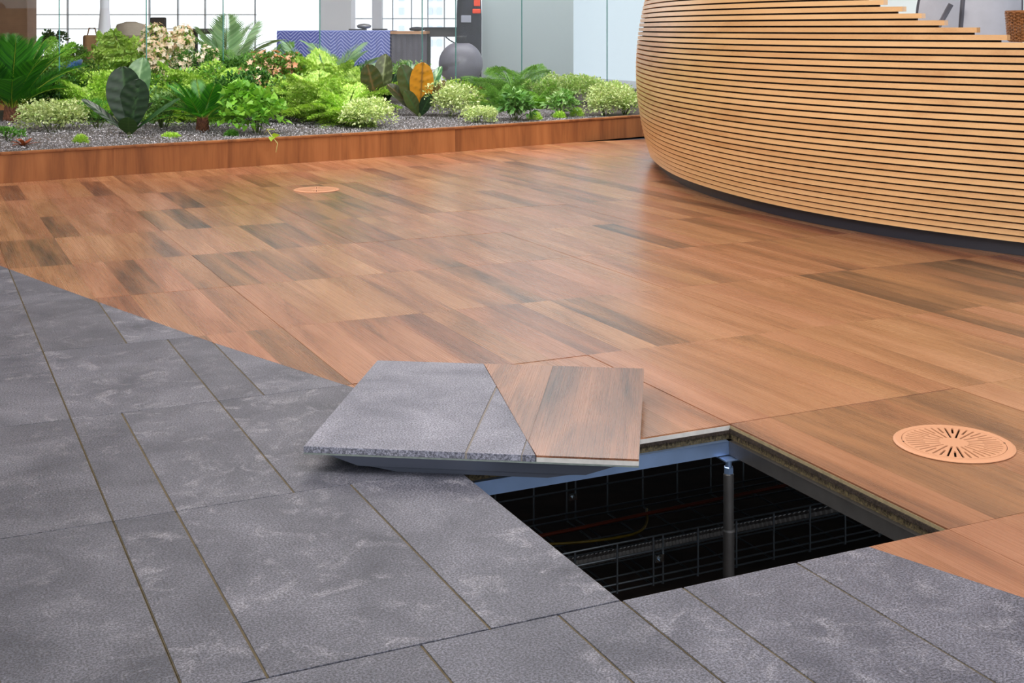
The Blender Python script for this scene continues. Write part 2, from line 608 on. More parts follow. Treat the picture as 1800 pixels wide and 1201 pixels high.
planks = []
W6 = U / 6
for iv in range(-2, 12):
    for iu in range(-18, 66):
        x0, x1, y0, y1 = iu * W6, (iu + 1) * W6, iv * U, (iv + 1) * U
        cell = (math.floor(iu / 6), iv)
        if cell == (0, 0): continue
        # outside what can be seen from here or a step aside
        vis = False
        for sx in (0, .5, 1):
            for sv in (0, .5, 1):
                dx, dy = x0 + (x1 - x0) * sx - CAM_X, y0 + (y1 - y0) * sv - CAM_Y
                d = dx * sy_ + dy * cy_
                r = dx * cy_ - dy * sy_
                if d > 1.2 and abs(r) < d * .47 + .25: vis = True
        if not vis: continue
        if y0 > pl_y((x0 + x1) / 2) + .05: continue
        if x0 > 2.95 + max(0, (y0 - 3.2)) * .9 + max(0, 1.4 - y0) * .5: continue
        g = .00015
        gx0 = .0006 if iu % 6 == 0 else g
        gx1 = .0006 if iu % 6 == 5 else g
        poly = clip_rect(WOOD_REGION, x0 + gx0, x1 - gx1, y0 + .0005, y1 - .0005)
        if len(poly) < 3 or abs(poly_area(poly)) < 2e-5: continue
        if poly_area(poly) < 0: poly = poly[::-1]
        planks.append((iu, iv, poly))


def key(pk):
    c = (sum(p[0] for p in pk[2]) / len(pk[2]), sum(p[1] for p in pk[2]) / len(pk[2]), 0)
    X, Y, d = proj(c)
    return -abs(poly_area(pk[2])) / d ** 3 if -60 < X < 1860 and Y < 1260 and d > 0 else 0


planks.sort(key=key)
cell_dz = {}


def plank_rnd(iu, iv):
    rr = random.Random(iu * 7919 + iv * 104729 + 5)
    a = rr.random()
    dk = rr.random() ** 2.2 * .5
    if (iu, iv) in dark_ids: dk = .50 + .25 * rr.random()
    # neighbours are often cut from one board
    if rr.random() < .35:
        r2 = random.Random((iu // 2) * 31 + iv * 977)
        a = r2.random(); dk = min(dk, r2.random() * .3) if (iu, iv) not in dark_ids else dk
    return (a, dk, rr.random() ** 1.5)


cutters = []
for (vx, vy) in (V1C, V2C):
    mb = MB(); mb.lathe([(VR * .86, -.05), (VR * .86, .05)], 40, (vx, vy, 0))
    me = mesh_py('cut', mb.V, mb.F)
    o = bpy.data.objects.new('cut', me); C.objects.link(o)
    cutters.append(o)

rest = MB(); rest_rnd = []
for n, (iu, iv, poly) in enumerate(planks):
    cell = (math.floor(iu / 6), iv)
    if cell not in cell_dz: cell_dz[cell] = random.Random(cell[0] * 97 + cell[1] * 31).uniform(-.0006, .0006)
    top = cell_dz[cell]
    rv = plank_rnd(iu, iv)
    if cell == (1, 0): rv = (.05 + .13 * (iu % 6), .36, rv[2])
    if n < 298:
        c = ((iu + .5) * W6, (iv + .5) * U)
        mb = MB().prism([(p[0] - c[0], p[1] - c[1]) for p in poly], -.012, top)
        o = mb.build('plank', M['wood'], floor, (c[0], c[1], 0), rnd=rv)
        for ct, vc in zip(cutters, (V1C, V2C)):
            if abs(c[0] - vc[0]) < .16 and abs(c[1] - vc[1]) < .42:
                md = o.modifiers.new('b', 'BOOLEAN'); md.object = ct; md.operation = 'DIFFERENCE'; md.solver = 'EXACT'
                bpy.context.view_layer.update()
                me = bpy.data.meshes.new_from_object(o.evaluated_get(bpy.context.evaluated_depsgraph_get()))
                o.modifiers.clear(); o.data = me
                for ca in list(me.color_attributes): me.color_attributes.remove(ca)
                set_rnd(me, rv)
    else:
        k = len(rest.V)
        rest.prism(poly, -.012, top)
        rest_rnd += [(rv[0], rv[1], rv[2], 1.0)] * (len(rest.V) - k)
for ct in cutters: bpy.data.objects.remove(ct)
me = mesh_py('far_planks', rest.V, rest.F)
a = me.color_attributes.new('rnd', 'FLOAT_COLOR', 'POINT')
a.data.foreach_set('color', [c for v in rest_rnd for c in v])
tag(link('far_planks', me, floor, mat=M['wood']), kind='stuff')
# plain timber continuing beyond the planter
far = MB()
for k in range(-8, 15):
    far.box(k * .6 + .001, k * .6 + .599, 8.6, 21.5, -.012, -.001)
tag(far.build('far_boards', M['wood'], floor, rnd=(.3, .1, .2)), kind='stuff')

# slate tiles: joints per 600 mm row, in sixths
ROWS = {-2: [0, 2, 5], -1: [0, 1, 3, 5], 0: [0, 1, 4], 1: [0, 1, 3], 2: [0, 3, 4], 3: [0, 2, 5], 4: [0, 3, 4], 5: [0, 2, 4], 6: [0, 3], 7: [0, 1, 4], 8: [0, 3]}
OVR = {(-1, 0): [0, 1, 3], (-1, -1): [0, 1, 3, 5], (-2, 0): [0, 4], (0, -1): [0, 1, 3], (1, -1): [0, 2, 4], (-2, 1): [0, 3], (-2, 2): [0, 4], (-2, -1): [0, 3]}
gr = MB().prism(clip_rect(TILE_REGION, -4, 3, -1.9, 0), -.0119, -.0022)
gr2 = MB()
for iv in range(-3, 9):
    for cu in range(-5, 3):
        if (cu, iv) == (0, 0): continue
        cuts = OVR.get((cu, iv), ROWS.get(iv, [0, 3])) + [6]
        if (cu, iv) == (-1, 0): cuts = [0, 1, 4, 6]
        if (cu, iv) == (-1, -1): cuts = [0, 3, 5, 6]
        if (cu, iv) == (0, -1): cuts = [0, 1, 3, 6]
        poly = clip_rect(TILE_REGION, cu * U, (cu + 1) * U, iv * U, (iv + 1) * U)
        if len(poly) >= 3 and abs(poly_area(poly)) > 1e-4:
            if poly_area(poly) < 0: poly = poly[::-1]
            gr2.prism(clip_rect(poly, cu * U + .0005, (cu + 1) * U - .0005, iv * U + .0022, (iv + 1) * U - .0016), -.0119, -.0014)
        for a_, b_ in zip(cuts, cuts[1:]):
            x0, x1 = cu * U + a_ * W6, cu * U + b_ * W6
            j0 = .0019; j1 = .0019; e3 = .0012 if iv in (0,) else 0; e4 = .0004 if iv == -1 else 0
            poly = clip_rect(TILE_REGION, x0 + j0, x1 - j1, iv * U + .0009 + e3, (iv + 1) * U - .0009 - e4)
            if len(poly) < 3 or abs(poly_area(poly)) < 1e-4: continue
            if poly_area(poly) < 0: poly = poly[::-1]
            c = ((x0 + x1) / 2, (iv + .5) * U)
            rr = random.Random(cu * 331 + iv * 77 + a_ * 13)
            lig = .40 + .16 * rr.random() + max(0, min(.30, (c[0] + .5) * .6))  # random tone; the rise to the right paints in light from there
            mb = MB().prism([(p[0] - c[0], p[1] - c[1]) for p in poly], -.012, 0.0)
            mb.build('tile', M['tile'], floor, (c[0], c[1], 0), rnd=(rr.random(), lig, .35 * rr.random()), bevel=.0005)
tag(gr2.build('grout', M['grout'], floor), kind='stuff')

MB().box(-3.6, 20, -6, 24, 3.25, 3.35).build('ceiling', plain('ceiling_paint', srgb(222, 216, 208), .8))['kind'] = 'structure'

# ------------------------------------------------------------------ under-floor: stringer rails, gasket edges, pedestal, trays
sub = MB().box(-3, 4, -1.6, 4.2, -.50, -.46).build('subfloor', M['concrete'])
tag(sub, kind='structure')
fr = empty('floor_frame', (.6, .6, -.03), label='steel rail frame with gasket edging around the open floor panel', cat='frame')


def rail(name, a, b, out, z0, z1, w0, w1, mat):
    """strip along a hole edge; 'out' points away from the opening; w0..w1 measured outwards"""
    a, b, out = Vector(a), Vector(b), Vector(out)
    ps = [a + out * w0, b + out * w0, b + out * w1, a + out * w1]
    mb = MB().prism([(p.x - .6, p.y - .6) for p in ps], z0 + .03, z1 + .03)
    if poly_area([(p.x, p.y) for p in ps]) < 0: mb.F = [f[::-1] for f in mb.F]
    return mb.build(name, mat, fr)


sides = {'back': ((0, .6, 0), (.6, .6, 0), (0, 1, 0)), 'right': ((.6, .6, 0), (.6, 0, 0), (1, 0, 0)),
         'left': ((0, 0, 0), (0, .6, 0), (-1, 0, 0)), 'front': ((.6, 0, 0), (0, 0, 0), (0, -1, 0))}
for nm, (a_, b_, o_) in sides.items():
    rail('panel_edge', a_, b_, o_, -.0095 if nm == 'right' else -.0120, -.0035, -.0006, .012, M['ply_tan'] if nm == 'right' else M['ply'])
    rail('gasket', a_, b_, o_, -.018, -.0096 if nm == 'right' else -.0121, -.003, .012, M['gasket'])
    rail('gasket_backing', a_, b_, o_, -.030, -.018, -.001, .012, M['gasket_tan'])
    rail('rail_flange', a_, b_, o_, -.0315, -.030, -.011, .02, M['steel_dark'] if nm == 'right' else M['steel'])
    rail('rail', a_, b_, o_, -.058, -.0315, -.010, -.008, M['steel_dark'] if nm == 'right' else M['steel'])  # right rail takes the darker copy, without the painted-in blue reflection
# bristles of the brush seal
br = MB()
rr = random.Random(3)
for nm in ('back', 'right'):
    a_, b_, o_ = [Vector(v) for v in sides[nm]]
    for k in range(420):
        p = a_.lerp(b_, rr.random()) - o_ * rr.uniform(.001, .004)
        p.z = -.0150 + rr.uniform(-.004, .003)
        br.tube([p - Vector((.6, .6, -.03)), p + Vector((rr.uniform(-.002, .002), rr.uniform(-.002, .002), -rr.uniform(.004, .009))) - Vector((.6, .6, -.03))], .0004, 3)
tag(br.build('bristles', M['gasket'], fr), kind='stuff')


def pedestal(x, y, label):
    p = empty('floor_pedestal', (x, y, -.46), label=label, cat='pedestal')
    H = .46 - .060
    MB().obox((0, 0, H - .002), .042, .042, .004, Matrix.Rotation(0, 3, 'Z')).build('head_plate', M['steel'], p, bevel=.0008)
    MB().lathe([(.0065, H - .035), (.0065, H - .004)], 16).build('threaded_rod', M['steel'], p, smooth=False)
    MB().lathe([(.0085, H - .036), (.0100, H - .034), (.0100, H - .022), (.0085, H - .020)], 6).build('nut', M['steel'], p)
    MB().lathe([(.0115, .004), (.0115, H - .150), (.0105, H - .146), (.0105, H - .036), (.0095, H - .034)], 24).build('tube', M['steel_dark'], p, smooth=False)
    MB().lathe([(.045, 0), (.045, .004), (.014, .006), (.0125, .012)], 24).build('foot_plate', M['steel'], p)
    return p


pedestal(.588, .588, 'slim steel pedestal carrying the far corner of the open floor hole')

# wire tray 400 mm wide running along X
tray = empty('cable_tray', (.54, .975, -.46), label='zinc wire basket tray for cables under the open floor hole', cat='cable tray')
TY0, TY1, TZ0, TZ1 = .78 - .975, 1.17 - .975, .08, .18


def wires(name, segs, r=.0022):
    mb = MB()
    for a_, b_ in segs: mb.tube([a_, b_], r, 6)
    return mb.build(name, M['wire'], tray, smooth=False)


XA, XB = -1.0, 1.35
for yy in (TY0, TY1):
    for zz in (TZ1, TZ1 - .03, TZ1 - .085, TZ0):
        wires('long_wire', [((XA, yy, zz), (XB, yy, zz))])
for k in range(1, 6):
    yy = TY0 + (TY1 - TY0) * k / 6
    wires('long_wire', [((XA, yy, TZ0), (XB, yy, TZ0))])
for k in range(-10, 14):
    xx = k * .1
    for dx in ((-.012, .012) if k == 0 else (0,)):
        wires('cross_wire', [((xx + dx, TY0 - .003, TZ1), (xx + dx, TY0 - .003, TZ0 - .003)), ((xx + dx, TY0, TZ0 - .003), (xx + dx, TY1, TZ0 - .003)), ((xx + dx, TY1 + .003, TZ0 - .003), (xx + dx, TY1 + .003, TZ1))])
for yy in (TY0 - .008, TY1 - .006):
    mb = MB(); mb.obox((0, yy, TZ1 - .045), .02, .004, .016)
    mb.tube([(0, yy - .007, TZ1 - .045), (0, yy + .004, TZ1 - .045)], .0045, 6)
    mb.build('clamp_bolt', plain('bright_bolt', srgb(230, 238, 240), .15, metal=1.0), tray)
for xx in (-.6, .9):
    MB().box(xx - .01, xx + .01, TY0, TY1, 0, TZ0 - .005).build('support_bar', M['steel_dark'], tray)


def cable(name, pts, r, mat, label, seg=60, ribs=False):
    pts = [Vector(p) for p in pts]
    out, rad = [], []
    n = seg
    for i in range(n + 1):
        t = i / n * (len(pts) - 1)
        k = min(int(t), len(pts) - 2)
        u = t - k
        p0, p1, p2, p3 = pts[max(k - 1, 0)], pts[k], pts[k + 1], pts[min(k + 2, len(pts) - 1)]
        out.append(.5 * ((2 * p1) + (p2 - p0) * u + (2 * p0 - 5 * p1 + 4 * p2 - p3) * u * u + (3 * p1 - p0 - 3 * p2 + p3) * u ** 3))
        rad.append(r * (1.0 if not ribs or i % 2 else .80))
    o = MB().tube([p - pts[0] for p in out], rad, 8).build(name, mat, None, pts[0], smooth=not ribs)
    return tag(o, label, 'cable')


TB = -.46 + .08
cable('data_cable', [(.05, 1.08, TB + .022), (.4, 1.07, TB + .018), (.8, 1.09, TB + .016), (1.5, 1.10, TB + .02)], .0045, plain('red_sheath', srgb(110, 44, 22), .4), 'orange-red cable lying along the far side of the wire tray')
cable('flexible_conduit', [(-.3, .90, TB + .02), (.4, .90, TB + .02), (.9, .905, TB + .02), (1.6, .90, TB + .02)], .0125, plain('conduit', srgb(84, 80, 78), .35), 'dark ribbed conduit running through the wire tray', seg=300, ribs=True)
cable('data_cable', [(.30, 1.13, TB + .012), (.42, 1.03, TB + .012), (.62, 1.0, TB + .014), (.72, 1.12, TB + .012)], .003, plain('yellow_sheath', srgb(140, 116, 30), .4), 'thin yellow cable looped in the wire tray')
cable('data_cable', [(.62, .66, -.455), (.75, .60, -.452), (.90, .66, -.455), (1.02, .82, -.455)], .005, plain('yellow_sheath2', srgb(178, 150, 40), .4), 'yellow cable curled on the subfloor beside the pedestal foot')

# ------------------------------------------------------------------ the lifted floor panel
LC = [on_plane(x, y, .05) for x, y in ((526, 787), (667, 632), (1138, 648), (1118, 808))]
ctr = sum(LC, Vector()) / 4
ex = ((LC[3] - LC[0]) + (LC[2] - LC[1])).normalized()
lid_rot = math.atan2(ex.y, ex.x)
lid = empty('floor_panel', (ctr.x, ctr.y, 0), label='lifted square floor panel, part slate part teak, lying askew over the hole', cat='floor panel', rz=lid_rot)
R_ = Matrix.Rotation(-lid_rot, 4, 'Z')


def to_lid(x, y):
    v = R_ @ (on_plane(x, y, .05) - Vector((ctr.x, ctr.y, .05)))
    return (v.x, v.y)


hh = .2985
d0, d1 = to_lid(945, 806), to_lid(848.5, 637)
t0 = (-hh - d0[1]) / (d1[1] - d0[1]); t1 = (hh - d0[1]) / (d1[1] - d0[1])
D0 = (d0[0] + (d1[0] - d0[0]) * t0, -hh); D1 = (d0[0] + (d1[0] - d0[0]) * t1, hh)


def xcut(y): return D0[0] + (D1[0] - D0[0]) * (y + hh) / (2 * hh)


# boundary slants from D0 (front) to D1 (back)
jx1 = to_lid(820, 793)[0]; jx2 = to_lid(917, 800)[0]
print('lid', lid_rot, D0, D1, jx1, jx2)


def ycut(x): return -hh + (x - D0[0]) / (D1[0] - D0[0]) * 2 * hh


g = .002
polyA = [(-hh, -hh), (jx1 - g, -hh), (jx1 - g, ycut(jx1 - g)), (D1[0], hh), (-hh, hh)]
polyB = [(jx1 + g, -hh), (jx2 - g * .6, -hh), (jx2 - g * .6, ycut(jx2 - g * .6)), (jx1 + g, ycut(jx1 + g))]
polyC = [(jx2 + g * .6, -hh), (D0[0] - .0008, -hh), (jx2 + g * .6, ycut(jx2 + g * .6) - .0012)]
MB().prism(polyA, .0385, .050).build('tile', M['tile'], lid, rnd=(.21, 1.45, .62), bevel=.0006)
MB().prism(polyB, .0385, .050).build('tile', M['tile'], lid, rnd=(.63, 1.45, .62), bevel=.0006)
MB().prism(polyC, .0385, .050).build('tile', M['tile'], lid, rnd=(.87, 1.45, .62))
lj = plain('lid_grout', srgb(140, 134, 128), .9)
for jx_, jw in ((jx1, .0021), (jx2, .0013)):
    MB().prism([(jx_ - jw, -hh + .0005), (jx_ + jw, -hh + .0005), (jx_ + jw, ycut(jx_ + jw) - .003), (jx_ - jw, ycut(jx_ - jw) - .001)], .0385, .0488).build('joint', lj, lid)
MB().prism([(D0[0] + .0012, -hh), (hh, -hh), (hh, hh), (D1[0] + .0012, hh)], .0385, .0465).build('plywood_core', M['ply'], lid)
pw = [(D0[0] + .0012, -hh), (hh, -hh), (hh, hh), (D1[0] + .0012, hh)]
# two boards whose joint shows faintly
xj = .5 * (D0[0] + hh) - .02
yj = hh
def ycut2(x): return ycut(x)
lo = [(D1[0] + .0012, hh), (D0[0] + .0012, -hh)]
xb = .098
MB().prism([(D0[0] + .0012, -hh), (xb, -hh), (xb, hh), (D1[0] + .0012, hh)] if xb > D0[0] + .002 else [(xb, ycut(xb)), (xb, hh), (D1[0] + .0012, hh)], .0465, .050).build('plank', M['wood'], lid, rnd=(.83, .32, .6))
if xb > D0[0] + .002:
    MB().prism([(xb + .0004, -hh), (hh, -hh), (hh, hh), (xb + .0004, hh)], .0465, .050).build('plank', M['wood'], lid, rnd=(.37, .36, .75))
else:
    MB().prism([(D0[0] + .0012, -hh), (hh, -hh), (hh, hh), (xb + .0004, hh), (xb + .0004, ycut(xb))], .0465, .050).build('plank', M['wood'], lid, rnd=(.37, .36, .75))
MB().box(-hh, hh, -hh, hh, .0355, .0385).build('glue_layer', plain('glue', srgb(120, 130, 128), .7, var=.2, vscale=80), lid)
# folded steel pan with clipped corners
st = [(.0355, .006, .020), (.032, .012, .030), (.0105, .024, .070), (.0095, .026, .085), (.0085, .027, .095), (.0, .032, .130)]
V, Fc = [], []
for z, ins, ch in st:
    h_ = hh - ins
    V += [(x, y, z) for x, y in ((-h_ + ch, -h_), (h_ - ch, -h_), (h_, -h_ + ch), (h_, h_ - ch), (h_ - ch, h_), (-h_ + ch, h_), (-h_, h_ - ch), (-h_, -h_ + ch))]
for i in range(len(st) - 1):
    for k in range(8):
        Fc.append((i * 8 + k, i * 8 + (k + 1) % 8, (i + 1) * 8 + (k + 1) % 8, (i + 1) * 8 + k)[::-1])
Fc.append(tuple(range(8))); Fc.append(tuple(range(len(V) - 8, len(V)))[::-1])
link('steel_pan', mesh_py('steel_pan', V, Fc), lid, mat=M['pan'])


# ------------------------------------------------------------------ round floor air outlets
def vent(c, label, rot):
    v = empty('floor_vent', (c[0], c[1], 0), label=label, cat='vent', group=None, rz=rot)
    # outer ring
    prof = [(VR * .86, -.006), (VR * .86, .0035), (VR * .875, .0042), (VR * .96, .0040), (VR, .0018), (VR, .0006), (VR * .92, .0006), (VR * .92, -.006)]
    mb = MB(); n = 72
    Vv = []
    for r, z in prof:
        for k in range(n): Vv.append((r * math.cos(2 * math.pi * k / n), r * math.sin(2 * math.pi * k / n), z))
    F_ = []
    for i in range(len(prof)):
        j = (i + 1) % len(prof)
        for k in range(n): F_.append((i * n + k, i * n + (k + 1) % n, j * n + (k + 1) % n, j * n + k)[::-1])
    mb.add(Vv, F_)
    mb.build('rim', M['vent'], v, smooth=False)
    R = VR * .85
    holes = []
    for k in range(40):
        a = 2 * math.pi * k / 40
        r0, r1 = (R * .30, R * .92) if k % 2 == 0 else (R * .60, R * .92)
        w_ = .0021
        loop = []
        for s_, rc in ((1, r1), (-1, r0)):
            for q in range(5):
                b_ = -math.pi / 2 + math.pi * q / 4
                lx, ly = rc + s_ * w_ * math.cos(b_), s_ * w_ * math.sin(b_)
                loop.append((lx * math.cos(a) - ly * math.sin(a), lx * math.sin(a) + ly * math.cos(a)))
        holes.append(loop)
    me = plate('grille', circle(0, 0, R, 96), holes, .0005, .0036)
    gr_ = link('grille', me, v, mat=M['vent'])
    mb = MB().lathe([(VR * .86, -.10), (VR * .86, -.006)], 40, cap=False); mb.F = [f[::-1] for f in mb.F]
    mb.build('sleeve', M['vent_dark'], v)
    MB().lathe([(VR * .86, -.102), (VR * .86, -.098)], 40).build('damper', M['vent_dark'], v)
    for a in (2.6, -.55):
        MB().obox((R * 1.0 * math.cos(a), R * math.sin(a), .0038), .003, .003, .001).build('notch', M['vent_dark'], gr_)


vent(V1C, 'round peach floor grille in the teak right of the open hole', .05)
vent(V2C, 'round peach floor grille far off near the planter', .02)

# ------------------------------------------------------------------ reception desk
BASE = [(5.6, 6.0), (4.7, 6.02), (4.0, 5.88), (3.5, 5.55), (3.135, 5.10), (2.835, 4.52), (2.64, 4.05), (2.535, 3.72), (2.462, 3.38), (2.415, 3.05), (2.400, 2.76), (2.412, 2.50), (2.448, 2.24), (2.508, 1.99), (2.605, 1.70), (2.75, 1.35), (2.96, .95), (3.25, .6)]


def spline(P, n):
    P = [np.array(p, float) for p in P]
    out = []
    m = len(P) - 1
    for i in range(n + 1):
        t = i / n * m
        k = min(int(t), m - 1); u = t - k
        p0, p1, p2, p3 = P[max(k - 1, 0)], P[k], P[k + 1], P[min(k + 2, m)]
        out.append(.5 * ((2 * p1) + (p2 - p0) * u + (2 * p0 - 5 * p1 + 4 * p2 - p3) * u * u + (3 * p1 - p0 - 3 * p2 + p3) * u ** 3))
    return np.array(out)


NC = 120
curve = spline(BASE, NC)
for _ in range(25): curve[1:-1] = .5 * curve[1:-1] + .25 * (curve[:-2] + curve[2:])
tan = np.gradient(curve, axis=0); tan /= np.linalg.norm(tan, axis=1)[:, None]
nrm = np.stack([tan[:, 1], -tan[:, 0]], 1)      # travelling towards the viewer: outward is on the left hand side
if nrm[60][0] > 0: nrm = -nrm
yy_ = np.clip((4.9 - curve[:, 1]) / 2.6, 0, 1)      # 0 at the far end, 1 at the near end
ss = yy_ * yy_ * (3 - 2 * yy_)


def bulge(z):
    B = .085 + .10 * ss
    if z < .55: g_ = 1 - ((.55 - z) / .5) ** 2
    else: g_ = 1 - (.9 - .82 * ss) * ((z - .55) / .5) ** 2
    return B * g_


def ring(z, off):
    return curve + nrm * (bulge(z) + off)[:, None]


desk = empty('reception_desk', (float(curve[60][0]), float(curve[60][1]), 0), label='curved bowl-shaped reception desk clad in horizontal oak slats', cat='desk')
DO = Vector(desk.location)


def band(name, z0, z1, o0, o1, mat, i0=0, i1=NC, par=desk, rev=False, zoff=0.0, end_frac=0.0):
    Vv, F_ = [], []
    idx = list(range(i0, i1 + 1))
    for i in idx:
        for (z, o) in ((z0, o0), (z1, o0), (z1, o1), (z0, o1)):
            zz = (z0 + z1) / 2
            p = curve[i] + nrm[i] * (bulge(zz)[i] + o)
            Vv.append((p[0] - DO.x, p[1] - DO.y, z))
    if end_frac:
        for q in range(4):
            a_, b_ = Vv[-8 + q], Vv[-4 + q]
            Vv[-4 + q] = tuple(a_[k] + (b_[k] - a_[k]) * end_frac for k in range(3))
    m = len(idx)
    for i in range(m - 1):
        for k in range(4):
            F_.append((i * 4 + k, i * 4 + (k + 1) % 4, (i + 1) * 4 + (k + 1) % 4, (i + 1) * 4 + k))
    F_.append((3, 2, 1, 0)); F_.append(tuple((m - 1) * 4 + k for k in range(4)))
    me = mesh_py(name, Vv, F_)
    bm = bmesh.new(); bm.from_mesh(me); bmesh.ops.recalc_face_normals(bm, faces=bm.faces); bm.to_mesh(me); bm.free()
    return link(name, me, par, mat=mat)


# plinth
pm = MB()
rp = [tuple(curve[i] + nrm[i] * (-.045)) for i in range(NC + 1)]
ri = [tuple(curve[i] + nrm[i] * (-.075)) for i in range(NC + 1)]
Vv = []
for (a_, b_) in zip(rp, ri):
    for p, z in ((a_, 0), (a_, .085), (b_, .085), (b_, 0)): Vv.append((p[0] - DO.x, p[1] - DO.y, z))
F_ = [(i * 4 + k, i * 4 + (k + 1) % 4, (i + 1) * 4 + (k + 1) % 4, (i + 1) * 4 + k) for i in range(NC) for k in range(4)]
link('plinth', mesh_py('plinth', Vv, F_), desk, mat=M['navy'])

PITCH, Z0S, SH = .0251, .055, .0178
ends_px = [1770, 1717, 1660, 1620, 1586, 1553, 1520, 1486, 1450, 1410, 1368]


def find_end(xpx, z):
    best = None
    rg = ring(z, 0)
    for i in range(40, NC):
        X0, _, d0_ = proj((rg[i][0], rg[i][1], z)); X1, _, d1_ = proj((rg[i + 1][0], rg[i + 1][1], z))
        if d0_ > 0 and d1_ > 0 and X0 <= xpx <= X1: return i + 1, (xpx - X0) / (X1 - X0)
    return NC, 0


end_idx = []
for k in range(28 + len(ends_px)):
    z = Z0S + k * PITCH
    if k < 28: i1, fr_ = NC, 0
    else: i1, fr_ = find_end(ends_px[k - 28], z + SH / 2)
    band('slat', z, z + SH, -.026, 0, M['oak'], 0, i1, end_frac=fr_)
    end_idx.append(i1)
# dark backing shell behind the gaps
for k in range(28 + len(ends_px) - 1):
    z = Z0S + k * PITCH + SH * .5
    i1 = NC if k < 27 else max(8, end_idx[k + 1] - 1)
    band('backing_strip', z, z + PITCH + .0005, -.034, -.0265, M['backing'], 0, i1)
# work surface behind the low front
i0 = end_idx[28] - 8
Vt = []
zt = Z0S + 27 * PITCH + SH + .0002
rgT = ring(zt, -.040); rgI = ring(zt, -.45)
idx = list(range(30, NC + 1))
for i in idx:
    for p, z in ((rgT[i] if i >= i0 else ring(zt, -.04)[i], zt - .012), (rgT[i] if i >= i0 else ring(zt, -.04)[i], zt), (rgI[i], zt), (rgI[i], zt - .012)):
        Vt.append((p[0] - DO.x, p[1] - DO.y, z - .0125))
F_ = [(i * 4 + k, i * 4 + (k + 1) % 4, (i + 1) * 4 + (k + 1) % 4, (i + 1) * 4 + k) for i in range(len(idx) - 1) for k in range(4)]
link('worktop', mesh_py('worktop', Vt, F_), desk, mat=M['counter'])

# ---- wicker basket on the desk
bd = 4.42
bx = W((1773 - 900) / F_PX * bd + .085, bd, zt + .0003)
bas = empty('wicker_basket', bx, label='brown woven wicker basket on the desk worktop', cat='basket')
cane = plain('cane', srgb(134, 84, 42), .55, bump=.5, bscale=200, var=.35, vscale=60)
hB, rB0, rB1, nst = .104, .080, .088, 36
for j in range(nst):
    a = 2 * math.pi * j / nst
    MB().tube([(rB0 * math.cos(a), rB0 * math.sin(a), .002), (rB1 * math.cos(a), rB1 * math.sin(a), hB)], .002, 5).build('stake', cane, bas)
wv = MB()
nr = 17
for j in range(nr):
    t = (j + .5) / nr
    rr_ = rB0 + (rB1 - rB0) * t
    pts = []
    for k in range(nst * 4):
        a = 2 * math.pi * k / (nst * 4)
        o_ = .0032 * math.cos(a * nst / 2 + math.pi * (j % 2))
        pts.append(((rr_ + o_) * math.cos(a), (rr_ + o_) * math.sin(a), .004 + t * (hB - .006)))
    wv.tube(pts, .0027, 5, closed=True)
tag(wv.build('weave', cane, bas), kind='stuff')
MB().tube([(rB1 * math.cos(a), rB1 * math.sin(a), hB) for a in [2 * math.pi * k / 48 for k in range(48)]], .0045, 8, closed=True).build('rim', cane, bas, smooth=True)
MB().lathe([(rB0 - .003, 0.0), (rB0 - .003, .004)], 36).build('base', cane, bas)


# ---- chairs behind the desk
def office_chair(loc, rz, label, zt_=.98, wd=.33):
    c = empty('office_chair', loc, label=label, cat='chair', rz=rz)
    fab = plain('grey_mesh_fabric', srgb(200, 202, 214), .8, var=.04, vscale=20)
    tub = plain('grey_tube', srgb(96, 96, 106), .4, metal=.3)
    # backrest: rounded shell
    nU, nV = 20, 20
    Vv, F_ = [], []
    z0_, z1_ = .56, zt_
    def pt(u, v):
        a = abs(2 * u - 1)
        zc = z0_ + (z1_ - z0_) * v
        hw = wd * (1 - abs(2 * v - 1) ** 3.5) ** (1 / 2.6) * (1.0 - .12 * v)
        x = (2 * u - 1) * hw
        y = .08 - .10 * (1 - a * a) * .0 + .06 * a * a * -1 + .05 * v
        return Vector((x, -y, zc))
    for s_ in (0, .018):
        for i in range(nU + 1):
            for j in range(nV + 1):
                p = pt(i / nU, j / nV); Vv.append(p + Vector((0, s_, 0)))
    n1_ = (nU + 1) * (nV + 1)
    for i in range(nU):
        for j in range(nV):
            a0 = i * (nV + 1) + j
            F_.append((a0, a0 + 1, a0 + nV + 2, a0 + nV + 1)); F_.append((n1_ + a0, n1_ + a0 + nV + 1, n1_ + a0 + nV + 2, n1_ + a0 + 1))
    link('backrest', mesh_py('backrest', Vv, F_), c, mat=fab, smooth=True)
    edge = [pt(0, j / 30) + Vector((0, .009, 0)) for j in range(31)] + [pt(1, 1 - j / 30) + Vector((0, .009, 0)) for j in range(31)]
    MB().tube(edge, .012, 8, closed=True).build('back_frame', tub, c, smooth=True)
    MB().lathe([(.22, .44), (.24, .455), (.24, .49), (.20, .51), (.05, .515)], 28).build('seat', fab, c, smooth=True)
    MB().tube([(0, -.10, .60), (0, -.13, .52), (0, -.05, .43)], .018, 8).build('back_post', tub, c, smooth=True)
    MB().lathe([(.025, .10), (.025, .44)], 16).build('gas_column', tub, c)
    for k in range(5):
        a = 2 * math.pi * k / 5
        MB().tube([(.02 * math.cos(a), .02 * math.sin(a), .10), (.27 * math.cos(a), .27 * math.sin(a), .065)], [.02, .013], 8).build('leg', tub, c)
        MB().lathe([(.004, -.026), (.022, -.024), (.026, 0), (.022, .024), (.004, .026)], 14, (.27 * math.cos(a), .27 * math.sin(a), .0275)).build('caster', M['black'], c, smooth=True)
    for s_ in (-1, 1):
        MB().tube([(s_ * .24, .02, .47), (s_ * .29, .0, .56), (s_ * .30, -.02, .70), (s_ * .22, -.10, .90)], .012, 8).build('armrest', tub, c, smooth=True)
    return c


